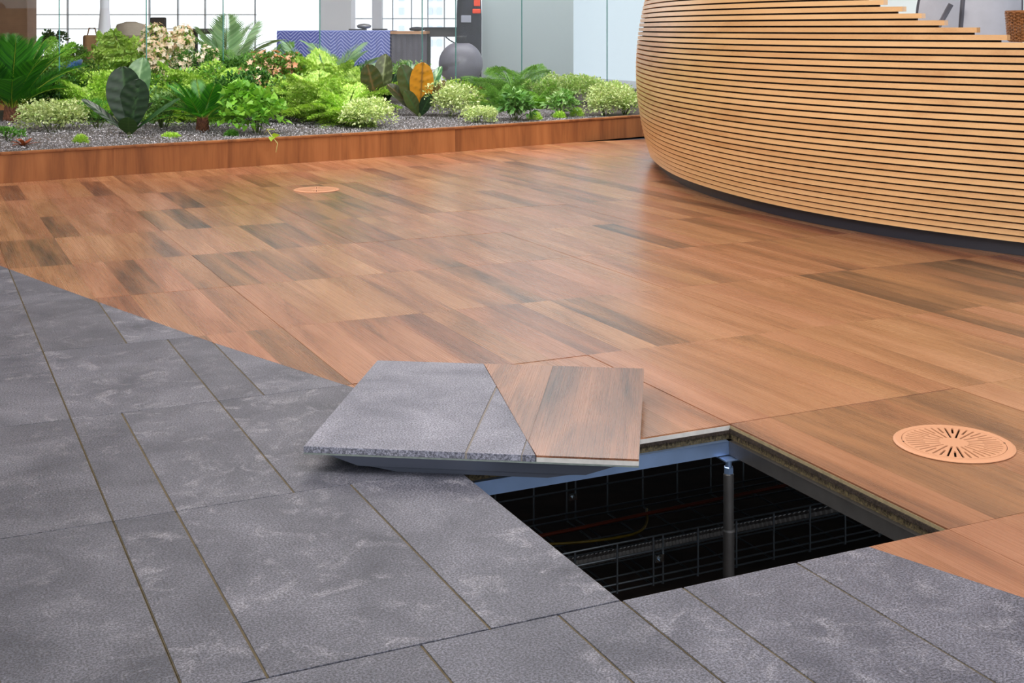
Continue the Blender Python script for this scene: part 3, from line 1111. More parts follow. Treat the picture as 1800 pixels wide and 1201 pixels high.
c1 = W((1735 - 900) / F_PX * 5.6, 5.6); office_chair(c1, -YAW + .15, 'pale grey round-backed office chair behind the basket', 1.12, .145)
c2 = W((1660 - 900) / F_PX * 6.4, 6.4); office_chair(c2, -YAW - .5, 'pale grey office chair behind the stepped slat ends', 1.02, .13)

# ------------------------------------------------------------------ planter
planter = empty('planter_bed', tuple(PL[4]), label='long low timber planter bed of grey gravel along the glass partition', cat='planter')
PO = Vector(PL[4])
PH = .160


def pn(i):
    a = PL[max(i - 1, 0)]; b = PL[min(i + 1, len(PL) - 1)]
    t = (b - a).normalized()
    return Vector((-t.y, t.x, 0))


BW = 4.2
for i in range(len(PL) - 1):
    n0, n1_ = pn(i), pn(i + 1)
    a0, b0 = PL[i] - PO, PL[i + 1] - PO
    t = (b0 - a0).normalized()
    L = (b0 - a0).length
    pan = [(a0.x, a0.y), (b0.x, b0.y), (b0.x + n1_.x * .02, b0.y + n1_.y * .02), (a0.x + n0.x * .02, a0.y + n0.y * .02)]
    o = MB().prism([(p[0] - a0.x, p[1] - a0.y) for p in pan], 0, PH - .014).build('front_panel', M['planter_wood'], planter, (a0.x, a0.y, 0), rnd=(random.random(), .2, .3))
    q = [(-n0.x * .006 + a0.x, -n0.y * .006 + a0.y), (b0.x - n1_.x * .006, b0.y - n1_.y * .006), (b0.x + n1_.x * .034, b0.y + n1_.y * .034), (a0.x + n0.x * .034, a0.y + n0.y * .034)]
    MB().prism([(p[0] - a0.x, p[1] - a0.y) for p in q], PH - .014, PH).build('rim', M['planter_wood'], planter, (a0.x, a0.y, 0), rnd=(random.random(), .35, .2), bevel=.003)
bed = [(PL[i] - PO + pn(i) * .02) for i in range(len(PL))]
back = [(PL[i] - PO + pn(i) * BW) for i in range(len(PL))]
MB().prism([(p.x, p.y) for p in bed] + [(p.x, p.y) for p in back[::-1]], 0.0, .118).build('soil', M['soil'], planter)
for i in range(len(PL) - 1):
    q = [back[i], back[i + 1], back[i + 1] + pn(i + 1) * .04, back[i] + pn(i) * .04]
    MB().prism([(p.x, p.y) for p in q], 0, .17).build('back_board', M['planter_wood'], planter, rnd=(.4, .3, .2))
# inner timber edging seen between the cycads
e0, e1 = on_plane(-30, 192, .12) - PO, on_plane(215, 184, .12) - PO
tdir = (e1 - e0).normalized(); nd = Vector((-tdir.y, tdir.x, 0))
MB().prism([(p.x, p.y) for p in (e0, e1, e1 + nd * .3, e0 + nd * .3)], .10, .185).build('timber_edging', M['planter_wood'], planter, rnd=(.6, .0, .1))
# gravel
n = 64000
tt = rng.random(n) ** 1.0
px_ = rng.uniform(PL[0].x, PL[-1].x - 3.5, n)
plx = np.array([p.x for p in PL]); ply = np.array([p.y for p in PL])
base_y = np.interp(px_, plx, ply)
off = .035 + (rng.random(n) ** 1.5) * 2.6
gp = np.stack([px_ - .20 * off - PO.x, base_y + .98 * off - PO.y, .118 + rng.random(n) * .006 + np.clip((off - .1) * .02, 0, .02)], 1)
tet = np.array([(1, 0, -.5), (-.5, .87, -.5), (-.5, -.87, -.5), (.3, .1, .7), (0, 0, -1.0)], float)
tf = np.array([(0, 1, 3), (1, 2, 3), (2, 0, 3)])
sz = rng.uniform(.003, .0065, (n, 1, 1))
ang = rng.uniform(0, 6.28, n)
ca, sa = np.cos(ang), np.sin(ang)
Vg = tet[None, :4, :] * sz * rng.uniform(.6, 1.3, (n, 1, 3))
Vr = np.stack([Vg[..., 0] * ca[:, None] - Vg[..., 1] * sa[:, None], Vg[..., 0] * sa[:, None] + Vg[..., 1] * ca[:, None], Vg[..., 2]], -1) + gp[:, None, :]
Tg = (tf[None] + (np.arange(n) * 4)[:, None, None]).reshape(-1, 3)
gc = rng.choice([.05, .10, .16, .25, .42], n, p=[.2, .28, .27, .17, .08])
gcol = np.repeat(np.stack([gc, gc * .97, gc * 1.06], 1), 4, axis=0)
gm_, gnt, gb = new_mat('gravel_stone')
ga = N(gnt, 'ShaderNodeAttribute', attribute_name='col'); gnt.links.new(ga.outputs['Color'], gb.inputs['Base Color']); gb.inputs['Roughness'].default_value = .8
tag(link('gravel', mesh_tri('gravel', Vr.reshape(-1, 3), Tg, gcol), planter, mat=gm_), kind='stuff')

# ------------------------------------------------------------------ plant generators
UPV = np.array([0, 0, 1.0])
LEAF4 = (np.array([(0, 0, 0), (-.30, .45, .05), (.30, .45, .05), (0, 1, -.08), (0, .45, -.03)], float), np.array([(0, 4, 1), (0, 2, 4), (1, 4, 3), (4, 2, 3)]))
LEAF2 = (np.array([(0, 0, 0), (-.20, .4, .02), (.20, .4, .02), (0, 1, -.04)], float), np.array([(0, 2, 1), (1, 2, 3)]))
NARROW = (np.array([(0, 0, 0), (-.045, .4, .02), (.045, .4, .02), (0, 1, -.08)], float), np.array([(0, 2, 1), (1, 2, 3)]))
HEART = (np.array([(0, .12, 0), (-.32, 0, .05), (-.46, .32, .06), (-.2, .72, .02), (0, 1, -.10), (.2, .72, .02), (.46, .32, .06), (.32, 0, .05), (0, .5, -.04)], float),
         np.array([(0, 8, 1), (1, 8, 2), (2, 8, 3), (3, 8, 4), (4, 8, 5), (5, 8, 6), (6, 8, 7), (7, 8, 0)]))


def scatter(tpl, pos, dirs, scale, cols, normal=None, width=1.0, rollsd=.5):
    TV, TF = tpl
    n = len(pos)
    y = dirs / np.maximum(np.linalg.norm(dirs, axis=1)[:, None], 1e-6)
    up = np.repeat(UPV[None], n, 0) if normal is None else normal
    x = np.cross(y, up)
    bad = np.linalg.norm(x, axis=1) < 1e-3
    x[bad] = (1, 0, 0)
    x /= np.linalg.norm(x, axis=1)[:, None]
    z = np.cross(x, y)
    a = rng.normal(0, rollsd, n) if rollsd else np.zeros(n)
    c_, s_ = np.cos(a)[:, None], np.sin(a)[:, None]
    x2, z2 = x * c_ + z * s_, -x * s_ + z * c_
    sc = np.broadcast_to(np.asarray(scale, float).reshape(-1, 1), (n, 1))
    V = pos[:, None, :] + (TV[None, :, 0:1] * width) * (x2 * sc)[:, None, :] + TV[None, :, 1:2] * (y * sc)[:, None, :] + TV[None, :, 2:3] * (z2 * sc)[:, None, :]
    T = TF[None] + (np.arange(n) * len(TV))[:, None, None]
    if cols.ndim == 2: cols = np.repeat(cols[:, None, :], len(TV), 1)
    return V.reshape(-1, 3), T.reshape(-1, 3), cols.reshape(-1, 3)


def merge(parts):
    V, T, Cc, k = [], [], [], 0
    for v, t, c in parts:
        V.append(v); T.append(t + k); Cc.append(c); k += len(v)
    return np.concatenate(V), np.concatenate(T), np.concatenate(Cc)


def lin(*c): return np.array(srgb(*c)[:3])


def palette(n, cols, var=.15):
    cols = np.array(cols)
    k = rng.integers(0, len(cols), n)
    t = rng.random((n, 1))
    c = cols[k] * t + cols[(k + 1) % len(cols)] * (1 - t)
    return np.clip(c * rng.uniform(1 - var, 1 + var, (n, 1)), 0, 1)


LIME = [lin(166, 200, 78), lin(134, 180, 62), lin(200, 224, 128)]
GREEN = [lin(84, 140, 58), lin(116, 166, 78), lin(60, 108, 46)]
DEEP = [lin(36, 84, 34), lin(54, 108, 44), lin(28, 64, 30)]
CREAM = [lin(226, 232, 190), lin(206, 220, 160), lin(140, 176, 90)]
BLUEG = [lin(160, 196, 160), lin(180, 208, 170), lin(130, 172, 130)]


def stick(parts, p0, p1, r, col, n=4):
    p0, p1 = np.array(p0, float), np.array(p1, float)
    t = p1 - p0; t /= np.linalg.norm(t) + 1e-9
    x = np.cross(t, UPV); x = x / (np.linalg.norm(x) + 1e-9) if np.linalg.norm(x) > 1e-3 else np.array([1., 0, 0])
    y = np.cross(t, x)
    V = []
    for p, rr_ in ((p0, r), (p1, r * .7)):
        for k in range(n):
            a = 2 * math.pi * k / n
            V.append(p + (x * math.cos(a) + y * math.sin(a)) * rr_)
    T = []
    for k in range(n):
        j = (k + 1) % n
        T += [(k, j, n + j), (k, n + j, n + k)]
    parts.append((np.array(V), np.array(T), np.repeat(np.array(col)[None], 2 * n, 0)))


_frond_cache = {}


def frond_mesh(kind, var):
    """frond of unit length growing along +Y and arching down; kinds: cycad, fern, lace, palm"""
    if (kind, var) in _frond_cache: return _frond_cache[(kind, var)]
    parts = []
    bend = {'cycad': .55, 'fern': 1.25, 'lace': 1.1, 'palm': .8, 'asparagus': 1.0}[kind] * (1 + .25 * (var - 1))
    nseg = 24
    P, T_ = [np.zeros(3)], []
    for i in range(nseg):
        a = .0 - bend * (i / nseg) ** 1.3
        d = np.array([0.03 * math.sin(i * .3 + var), math.cos(a), math.sin(a)])
        T_.append(d); P.append(P[-1] + d / nseg)
    T_.append(T_[-1])
    P, T_ = np.array(P), np.array(T_)
    def at(t):
        x = t * nseg; k = np.minimum(x.astype(int), nseg - 1); u = (x - k)[:, None]
        return P[k] * (1 - u) + P[k + 1] * u, T_[k]
    stemc = {'cycad': lin(150, 170, 60), 'palm': lin(110, 130, 60)}.get(kind, lin(90, 120, 50))
    for i in range(0, nseg, 3): stick(parts, P[i], P[min(i + 3, nseg)], .006 * (1 - .6 * i / nseg), stemc, 4)
    if kind in ('cycad', 'palm'):
        m = 44 if kind == 'cycad' else 30
        for s_ in (-1, 1):
            t = np.linspace(.14, .99, m)
            p, d = at(t)
            ln = (.30 if kind == 'cycad' else .34) * np.sin(np.pi * (t * .86 + .12)) ** .6 * rng.uniform(.93, 1.05, m)
            side = np.repeat(np.array([[s_, 0, 0.0]]), m, 0)
            dirs = side * .80 + d * (.62 + .5 * t[:, None]) + np.array([0, 0, .28 if kind == 'cycad' else -.05])
            cols = palette(m, [lin(48, 116, 30), lin(70, 140, 36), lin(40, 96, 36)] if kind == 'cycad' else BLUEG)
            parts.append(scatter(NARROW, p, dirs, ln, cols, width=.85 if kind == 'cycad' else 1.1, rollsd=.1))
    else:
        m = {'fern': 22, 'lace': 20, 'asparagus': 24}[kind]
        for s_ in (-1, 1):
            for t in np.linspace(.12, .98, m):
                p, d = at(np.array([t]))
                ln = {'fern': .22, 'lace': .34, 'asparagus': .26}[kind] * math.sin(math.pi * (t * .82 + .16)) ** .8 * rng.uniform(.85, 1.1)
                pd = np.array([s_ * .9, 0, -.12 + rng.normal(0, .1)]) + d[0] * .45
                pd /= np.linalg.norm(pd)
                q = {'fern': 7, 'lace': 8, 'asparagus': 12}[kind]
                tq = np.linspace(.1, 1, q)
                base_ = p[0] + pd[None] * (tq * ln)[:, None] + np.array([0, 0, -.25])[None] * (tq ** 2 * ln * .5)[:, None]
                for s2 in (-1, 1):
                    lat = np.cross(pd, UPV) * s2
                    dirs = np.repeat((lat * .8 + pd * .7)[None], q, 0) + rng.normal(0, .12, (q, 3))
                    sz_ = {'fern': .055, 'lace': .085, 'asparagus': .085}[kind] * (1 - .55 * tq)
                    cols = palette(q, LIME if kind == 'lace' else ([lin(110, 166, 66), lin(160, 202, 110), lin(84, 140, 58)] if kind == 'asparagus' else [lin(120, 176, 52), lin(92, 150, 44), lin(150, 198, 84)]))
                    parts.append(scatter(LEAF2 if kind != 'asparagus' else NARROW, base_, dirs, sz_, cols, width=1.5 if kind != 'asparagus' else 1.2, rollsd=.35))
    V, T, Cc = merge(parts)
    me = mesh_tri('frond', V, T, Cc)
    me.materials.append(M['leaf'])
    _frond_cache[(kind, var)] = me
    return me


def place_frond(par, kind, var, p, az, el, L, tint=None, roll=0.0):
    me = frond_mesh(kind, var)
    o = bpy.data.objects.new('frond', me)
    C.objects.link(o); o.parent = par
    o.location = p
    o.rotation_euler = (Matrix.Rotation(az, 4, 'Z') @ Matrix.Rotation(el, 4, 'X') @ Matrix.Rotation(roll, 4, 'Y')).to_euler()
    o.scale = (L, L, L)
    return o


GZ = .124


def base_at(x, y):
    return on_plane(x, y, GZ)


def px2m(px, p):
    return px * proj(p)[2] / F_PX


def fern(x, y, hpx, n, label, kind='lace', spread=1.0, el=(35, 80), z=None, cat='fern', name='fern', group=None, d=None):
    # with d given, y is the height in the view that the fronds reach
    p = base_at(x, y) if d is None else W((x - 900) / F_PX * d, d, GZ)
    H = px2m(hpx, p) if d is None else CAM_H - (y - HOR) * d / F_PX - p.z
    e = empty(name, p, label=label, cat=cat, group=group)
    MB().lathe([(.012, -.01), (.02, .0), (.014, .03), (.004, .05)], 8).build('crown', M['stem'], e)
    rr = random.Random(int(x * 13 + y))
    for k in range(n):
        a = 2 * math.pi * (k * .618) + rr.uniform(-.2, .2)
        lv = rr.uniform(*el)
        L = H * rr.uniform(.75, 1.1) * (1.12 if kind in ('lace', 'fern') else 1.05) * (1.0 if lv > 50 else spread)
        place_frond(e, kind, rr.randint(0, 2), (.01 * math.cos(a), .01 * math.sin(a), rr.uniform(.0, H * .18)), a, math.radians(lv), L)
    return e


def cycad(x, y, hpx, n, label, th=.05, spreadel=(18, 82), tr=.03, seed=0):
    p = base_at(x, y)
    H = px2m(hpx, p)
    e = empty('cycad', p, label=label, cat='cycad')
    # trunk of overlapping leaf stubs
    mb = MB().lathe([(tr * .85, -.01), (tr * 1.1, th * .3), (tr * .95, th * .8), (tr * .5, th)], 14)
    rr = random.Random(seed + int(x))
    for k in range(70):
        a = k * 2.4; zz = th * (k / 70)
        r0 = tr * (1.05 - .25 * k / 70)
        b0 = Vector((r0 * math.cos(a), r0 * math.sin(a), zz))
        mb.tube([b0, b0 + Vector((.35 * math.cos(a), .35 * math.sin(a), .8)).normalized() * tr * .55], [tr * .22, tr * .05], 4)
    mb.build('trunk', M['trunk'], e)
    for k in range(n):
        a = 2 * math.pi * k * .618 + rr.uniform(-.15, .15)
        lv = spreadel[0] + (spreadel[1] - spreadel[0]) * ((k + .5) / n) ** .8
        L = (H - th) * (1.06 if lv > 45 else .92) * rr.uniform(.9, 1.05)
        place_frond(e, 'cycad', rr.randint(0, 2), (tr * .3 * math.cos(a + 1.57), tr * .3 * math.sin(a + 1.57), th * .8), a, math.radians(lv), L, roll=rr.uniform(-.25, .25))
    return e


def blob_points(n, rx, rz, nb, seed):
    g = np.random.default_rng(seed)
    bc = np.stack([g.uniform(-.6, .6, nb) * rx, g.uniform(-.6, .6, nb) * rx, g.uniform(.25, .72, nb) * rz], 1)
    br = g.uniform(.32, .5, nb) * min(rx, rz * .9)
    k = g.integers(0, nb, n)
    u = g.normal(0, 1, (n, 3)); u /= np.linalg.norm(u, axis=1)[:, None]
    u[:, 2] = np.where(u[:, 2] < -.4, -u[:, 2], u[:, 2])
    pos = bc[k] + u * (br[k] * g.uniform(.7, 1.05, n))[:, None]
    pos[:, 2] = np.maximum(pos[:, 2], .004)
    return pos, u


def bush(x, y, wpx, hpx, n, label, cols, leaf=.02, tpl=LEAF4, variegate=None, name='shrub', cat='plant', droop=0.0, nb=9, lw=1.0, flowers=None, z=None, group=None, mat='leaf', stems=7, d=None):
    p = base_at(x, y) if d is None else W((x - 900) / F_PX * d, d, GZ if z is None else z)
    if z is not None: p.z = z
    rx, H = px2m(wpx / 2, p), px2m(hpx, p)
    if d is not None: H = max(.05, CAM_H - (y - HOR) * d / F_PX - p.z)
    e = empty(name, p, label=label, cat=cat, group=group)
    seed = int(x * 31 + y * 7)
    pos, u = blob_points(n, rx * 1.15, H * 1.06, nb, seed)
    dirs = u * .7 + rng.normal(0, .5, (n, 3)) + np.array([0, 0, .25 - droop])
    c = palette(n, cols)
    if variegate is not None:
        c = np.repeat(c[:, None, :], len(tpl[0]), 1)
        edge = palette(n, variegate, .08)
        m = rng.random(n) < .8
        for q in range(1, 4): c[m, q] = edge[m]
    parts = [scatter(tpl, pos, dirs, rng.uniform(.65, 1.2, n) * leaf, c, width=lw)]
    V, T, Cc = merge(parts)
    tag(link('foliage', mesh_tri('foliage', V, T, Cc), e, mat=M[mat]), kind='stuff')
    mb = MB()
    g = random.Random(seed)
    for k in range(stems):
        q = pos[g.randrange(n)] * .85
        mb.tube([(q[0] * .15, q[1] * .15, -.005), (q[0] * .5, q[1] * .5, q[2] * .6), tuple(q)], [.004, .003, .0015], 5)
    mb.build('stem', M['stem'], e)
    if flowers:
        fcols, nf, fs = flowers
        k = rng.integers(0, n, nf)
        fp = pos[k] * 1.04; fu = u[k]
        reps = 5
        P5 = np.repeat(fp, reps, 0); U5 = np.repeat(fu, reps, 0)
        a = np.tile(np.arange(reps) * 2 * math.pi / reps, nf)
        t1 = np.cross(U5, [0.3, .2, 1.0]); t1 /= np.linalg.norm(t1, axis=1)[:, None]
        t2 = np.cross(U5, t1)
        dd = t1 * np.cos(a)[:, None] + t2 * np.sin(a)[:, None] + U5 * .35
        fc = np.repeat(palette(nf, fcols, .05), reps, 0)
        v, t, c2 = scatter(LEAF4, P5, dd, fs, fc, normal=U5, width=1.2, rollsd=.1)
        tag(link('blossoms', mesh_tri('blossoms', v, t, c2), e, mat=M['leaf']), kind='stuff')
    return e


def big_leaf(name_seed, L, Wd, col, vein, fold=.25, curl=.35, corr=.010):
    """paddle shaped leaf along +Y with raised side veins"""
    nu, nv = 26, 8
    V, Cc, T = [], [], []
    for i in range(nu + 1):
        t = i / nu
        wd = Wd * .5 * ((.14 + .86 * math.sin(math.pi / 2 * min(1, t / .62)) ** 1.3) if t < .62 else math.sqrt(max(.0025, 1 - ((t - .62) / .382) ** 2.2)))
        for j in range(-nv, nv + 1):
            s = j / nv
            x = s * wd
            ph = (t - abs(s) * .10) * 26
            z = fold * abs(x) + corr * L * math.sin(ph * 1.6) * (abs(s) * (1.15 - abs(s))) * 1.6
            yv = t * L
            zz = z - curl * L * t * t * .4
            V.append((x, yv, zz))
            vv = max(0.0, 1 - abs(s) * 7) + .75 * max(0, math.sin(ph * 1.6)) ** 6 * (1 - abs(s)) ** .3
            vv = min(1, vv)
            Cc.append(np.array(col) * (1 - vv) + np.array(vein) * vv)
    m = 2 * nv + 1
    for i in range(nu):
        for j in range(m - 1):
            a = i * m + j
            T += [(a, a + 1, a + m + 1), (a, a + m + 1, a + m)]
    me = mesh_tri('leaf', V, T, np.array(Cc))
    me.polygons.foreach_set('use_smooth', [True] * len(me.polygons))
    me.materials.append(M['leaf_gloss'])
    return me


def croton(x, y, leaves, label, stem_h=.02):
    """leaves: (tip dx px, tip dy px up, width px, colour, vein, toward(+)/away lean, face roll)"""
    p = base_at(x, y)
    e = empty('broad_leaf_plant', p, label=label, cat='plant')
    s = px2m(1, p)
    MB().lathe([(.016, -.01), (.02, .0), (.012, stem_h + .02), (.004, stem_h + .04)], 10).build('stem', M['stem'], e)
    right = Vector((cy_, -sy_, 0)); toward = Vector((-sy_, -cy_, 0))
    for (dx, dy, wpx, col, vein, lean, curl, spin) in leaves:
        tip = right * dx * s + Vector((0, 0, 1)) * dy * s + toward * lean
        L = tip.length
        me = big_leaf(0, L, wpx * s, col, vein, curl=curl)
        yd = tip.normalized()
        # leaf face (z) turned to the viewer, then spun
        zd = toward - yd * toward.dot(yd)
        zd.normalize()
        zd = Matrix.Rotation(spin, 3, yd) @ zd
        xd = yd.cross(zd)
        Mx = Matrix((xd, yd, zd)).transposed().to_4x4()
        o = bpy.data.objects.new('leaf', me)
        C.objects.link(o); o.parent = e
        o.matrix_local = Mx
        o.location = (0, 0, stem_h * .5)
    return e


def moss(x, y, wpx, hpx, label, cols=LIME, n=900, blade=.016):
    p = base_at(x, y)
    rx, H = px2m(wpx / 2, p), px2m(hpx, p)
    u = rng.normal(0, 1, (n, 3)); u /= np.linalg.norm(u, axis=1)[:, None]; u[:, 2] = np.abs(u[:, 2])
    pos = u * np.array([rx, rx, H]) * rng.uniform(.5, .85, (n, 1))
    V, T, Cc = scatter(LEAF2, pos, u + rng.normal(0, .5, (n, 3)) + np.array([0, 0, .4]), rng.uniform(.6, 1.2, n) * blade, palette(n, cols))
    o = link('moss_mound', mesh_tri('moss_mound', V, T, Cc), None, p, mat=M['leaf'])
    return tag(o, label, 'moss')


# ------------------------------------------------------------------ plants, front row
DG, DGv = lin(22, 42, 24), lin(44, 72, 40)
DG2, BR = lin(52, 60, 28), lin(92, 72, 36)
OR, ORv = lin(176, 120, 24), lin(104, 72, 18)
cycad(22, 214, 160, 26, 'large cycad with arching fronds at the left end of the planter', th=.10, tr=.052, spreadel=(30, 86))
cycad(118, 193, 70, 16, 'small cycad between the large cycad and the dark paddle-leaf plant', th=.03, tr=.02, spreadel=(18, 75))
cycad(356, 232, 112, 24, 'mid-sized cycad with a short brown trunk in open gravel', th=.095, tr=.034, spreadel=(8, 68))
croton(228, 240, [
    (-12, 120, 62, DG, DGv, .02, .1, .12), (19, 98, 56, DG, DGv, .03, .1, -.2), (10, 138, 50, lin(70, 104, 66), lin(120, 150, 110), -.10, .25, -.1),
    (2, 30, 34, lin(44, 74, 28), lin(60, 90, 40), .07, .3, 0), (-78, 68, 16, DG, DGv, .04, .2, .9), (86, 70, 13, lin(46, 80, 44), DGv, .05, .2, -.9),
    (-30, 36, 24, lin(120, 130, 90), DGv, -.04, .3, .8), (30, 60, 26, DG, DGv, -.05, .3, -1.0)],
    'dark green plant with tall upright paddle leaves in the left gravel')
croton(738, 208, [
    (6, 96, 42, OR, ORv, .05, .10, .05), (-30, 92, 38, DG2, DGv, .05, .12, .3), (-52, 62, 30, DG2, BR, .02, .3, .9), (40, 66, 24, lin(84, 72, 40), BR, .05, .25, -.8),
    (-14, 100, 24, lin(60, 100, 60), lin(150, 176, 130), -.03, .3, .7), (32, 92, 22, lin(60, 104, 66), lin(150, 180, 130), -.06, .3, -.5), (2, 96, 22, DG, DGv, -.10, .2, 0), (18, 40, 24, DG, DGv, .10, .3, -.5), (-22, 46, 24, DG2, DGv, .09, .3, .4)],
    'dark broad-leaved plant with one orange-yellow upright leaf')
croton(667, 201, [
    (-20, 86, 38, DG2, BR, .05, .1, .2), (9, 104, 36, lin(60, 68, 40), lin(120, 130, 90), .0, .2, -.2), (-36, 56, 26, DG2, DGv, .04, .3, .8), (26, 70, 26, DG, DGv, .03, .3, -.5), (2, 66, 24, DG2, DGv, -.06, .2, .4), (-6, 40, 26, DG, BR, .08, .3, .1)],
    'dark brownish broad-leaved plant left of the orange-leaved one')
bush(92, 232, 131, 52, 3600, 'low variegated cream and green groundcover before the large cycad', [lin(196, 210, 150), lin(120, 150, 84), lin(222, 226, 184)], leaf=0.023, variegate=CREAM, name='variegated_groundcover', droop=.25, nb=22, stems=4)
bush(16, 246, 60, 22, 500, 'low green groundcover at the far left rim of the planter', GREEN, leaf=.02, name='groundcover')
bush(172, 228, 64, 52, 900, 'fresh green feathery clump left of the dark paddle-leaf plant', [lin(96, 156, 60), lin(70, 130, 50)], leaf=.028, tpl=NARROW, lw=2.0, name='feathery_plant')
bush(286, 228, 90, 66, 1000, 'leafy green plant with cream-tipped leaves behind the mid-sized cycad', [lin(74, 128, 60), lin(110, 150, 80)], leaf=.034, variegate=[lin(170, 200, 130), lin(90, 140, 70)], name='leafy_plant')
bush(452, 236, 108, 92, 650, 'bright vine plant with heart-shaped leaves spilling to the rim', [lin(120, 176, 56), lin(150, 200, 80), lin(96, 156, 60)], leaf=.046, tpl=HEART, name='heart_leaf_vine', droop=.2, nb=10)
bush(644, 226, 100, 48, 4080, 'cream and green variegated groundcover below the brownish leaves', [lin(196, 210, 150), lin(120, 150, 84), lin(222, 226, 184)], leaf=0.020, variegate=CREAM, name='variegated_groundcover', droop=.25, nb=22, stems=4)
bush(790, 208, 90, 54, 3600, 'cream variegated groundcover right of the orange-leaved plant', [lin(196, 210, 150), lin(120, 150, 84), lin(222, 226, 184)], leaf=0.022, variegate=CREAM, name='variegated_groundcover', droop=.25, nb=22, stems=4)
bush(840, 217, 65, 26, 1920, 'low cream variegated patch trailing along the rim', [lin(196, 210, 150), lin(120, 150, 84), lin(222, 226, 184)], leaf=0.018, variegate=CREAM, name='variegated_groundcover', droop=.25, nb=22, stems=4)
bush(1064, 203, 84, 50, 3600, 'cream variegated groundcover beside the reception desk', [lin(196, 210, 150), lin(120, 150, 84), lin(222, 226, 184)], leaf=0.023, variegate=CREAM, name='variegated_groundcover', droop=.25, nb=22, stems=4)
bush(1098, 200, 40, 34, 500, 'bright leafy clump touching the desk at the end of the planter', LIME, leaf=.028, variegate=CREAM, name='groundcover')
bush(905, 213, 56, 52, 420, 'broad-leaved green plant with drooping leaves near the rim', [lin(64, 118, 52), lin(96, 146, 70)], leaf=.062, tpl=LEAF4, lw=.8, variegate=[lin(150, 190, 120), lin(80, 130, 60)], name='leafy_plant', droop=.4)
bush(985, 206, 62, 46, 420, 'broad-leaved pale green plant above the moss mounds', [lin(90, 144, 66), lin(130, 176, 100)], leaf=.055, lw=.8, variegate=[lin(200, 220, 170), lin(110, 160, 80)], name='leafy_plant', droop=.3)
moss(142, 252, 30, 17, 'bright moss tuft alone in the gravel left of the paddle-leaf plant')
moss(300, 242, 40, 9, 'flat yellow-green moss mat right of the paddle-leaf plant')
moss(407, 240, 28, 13, 'moss tuft right of the mid-sized cycad', GREEN)
moss(940, 211, 32, 17, 'round bright moss mound left of three on the planter rim')
moss(984, 208, 26, 14, 'middle one of three moss mounds on the planter rim')
moss(1014, 205, 30, 18, 'yellow-green moss mound right of three on the planter rim')
# red bromeliad
e = empty('bromeliad', base_at(42, 258), label='small reddish-brown rosette plant in the left gravel', cat='plant')
for k in range(12):
    a = k * 2.4; lv = .4 + .06 * k
    me = big_leaf(0, .085 * (1.1 - .03 * k), .026, lin(128, 66, 44), lin(160, 96, 70), curl=.8, corr=0)
    o = bpy.data.objects.new('leaf', me); C.objects.link(o); o.parent = e
    o.rotation_euler = (Matrix.Rotation(a, 4, 'Z') @ Matrix.Rotation(lv, 4, 'X')).to_euler()
# trailing shoot over the rim
tp = [on_plane(455, 238, .13), at_depth(468, 226, 6.95), at_depth(474, 238, 6.88)]
q0 = base_at(462, 240)
pA = at_depth(464, 236, proj(q0)[2]); pB = at_depth(470, 228, 7.05); pC = at_depth(478, 240, 6.98); pD = at_depth(488, 252, 6.96); pE = at_depth(485, 268, 6.95)
sh = empty('vine_shoot', pA, label='thin pale vine tendril hanging over the planter rim', cat='plant')
o = MB().tube([p - pA for p in (pA, pB, pC, pD, pE)], .0022, 6).build('tendril', M['twig'], sh, smooth=True)
for q_, dr_, sc_ in ((pB, (.6, -.6, .1), .05), (pC, (.9, -.2, .2), .045), (pC, (-.3, -.7, -.5), .04)):
    v, t, c_ = scatter(HEART, np.array([list(q_ - pA)]), np.array([dr_]), [sc_], palette(1, [lin(170, 206, 60), lin(150, 190, 60)]))
    link('leaf', mesh_tri('leaf', v, t, c_), sh, mat=M['leaf'])

# ferns and lime green masses
fern(560, 218, 86, 34, 'tall lime-green lacy fern left of the brownish leaves', 'lace', el=(20, 86))
fern(606, 222, 66, 30, 'full lime-green fern mound in front at the gravel edge', 'lace', el=(8, 75))
fern(640, 200, 76, 26, 'bright fern just left of the brownish broad leaves', 'lace', el=(15, 80))
fern(520, 205, 76, 26, 'yellow-green fern behind the heart-leaf vine', 'lace', el=(10, 75))
fern(574, 96, 0, 12, 'upright curled-tip fern rising against the blue cloth', 'lace', el=(55, 87), d=10.2)
fern(880, 192, 52, 34, 'soft feathery asparagus fern in the right part of the bed', 'asparagus', el=(8, 80))
fern(838, 190, 38, 20, 'low lime fern left of the feathery asparagus fern', 'lace', el=(8, 70))
fern(905, 100, 0, 14, 'airy yellow-green asparagus fern rising in front of the grey column', 'asparagus', el=(35, 66), spread=1.4, d=11.6)
fern(945, 190, 40, 22, 'bushy fern right of the feathery asparagus fern', 'fern', el=(8, 75))
fern(300, 130, 0, 26, 'lime fern behind the mid-sized cycad', 'lace', el=(10, 75), d=9.2)
fern(410, 135, 0, 24, 'green fern between the mid-sized cycad and the heart-leaf vine', 'fern', el=(10, 75), d=9.0)
fern(172, 128, 0, 24, 'yellow-green fern left of the tall paddle leaves', 'lace', el=(10, 78), d=9.2)
fern(140, 124, 0, 22, 'loose green fern behind the small cycad', 'fern', el=(20, 80), d=10.0)
fern(222, 74, 0, 18, 'light fern rising behind the paddle leaves', 'lace', el=(68, 88), d=11.2)
fern(52, 60, 0, 20, 'grey-green fern behind the large cycad', 'fern', el=(30, 82), d=10.6)
fern(345, 112, 0, 26, 'yellow-green fern in front of the pink-flowered shrub', 'lace', el=(10, 78), d=9.8)


def back(x, ytop, w, d, n, label, cols, **k):
    return bush(x, ytop, w, 0, n, label, cols, d=d, nb=16, **k)


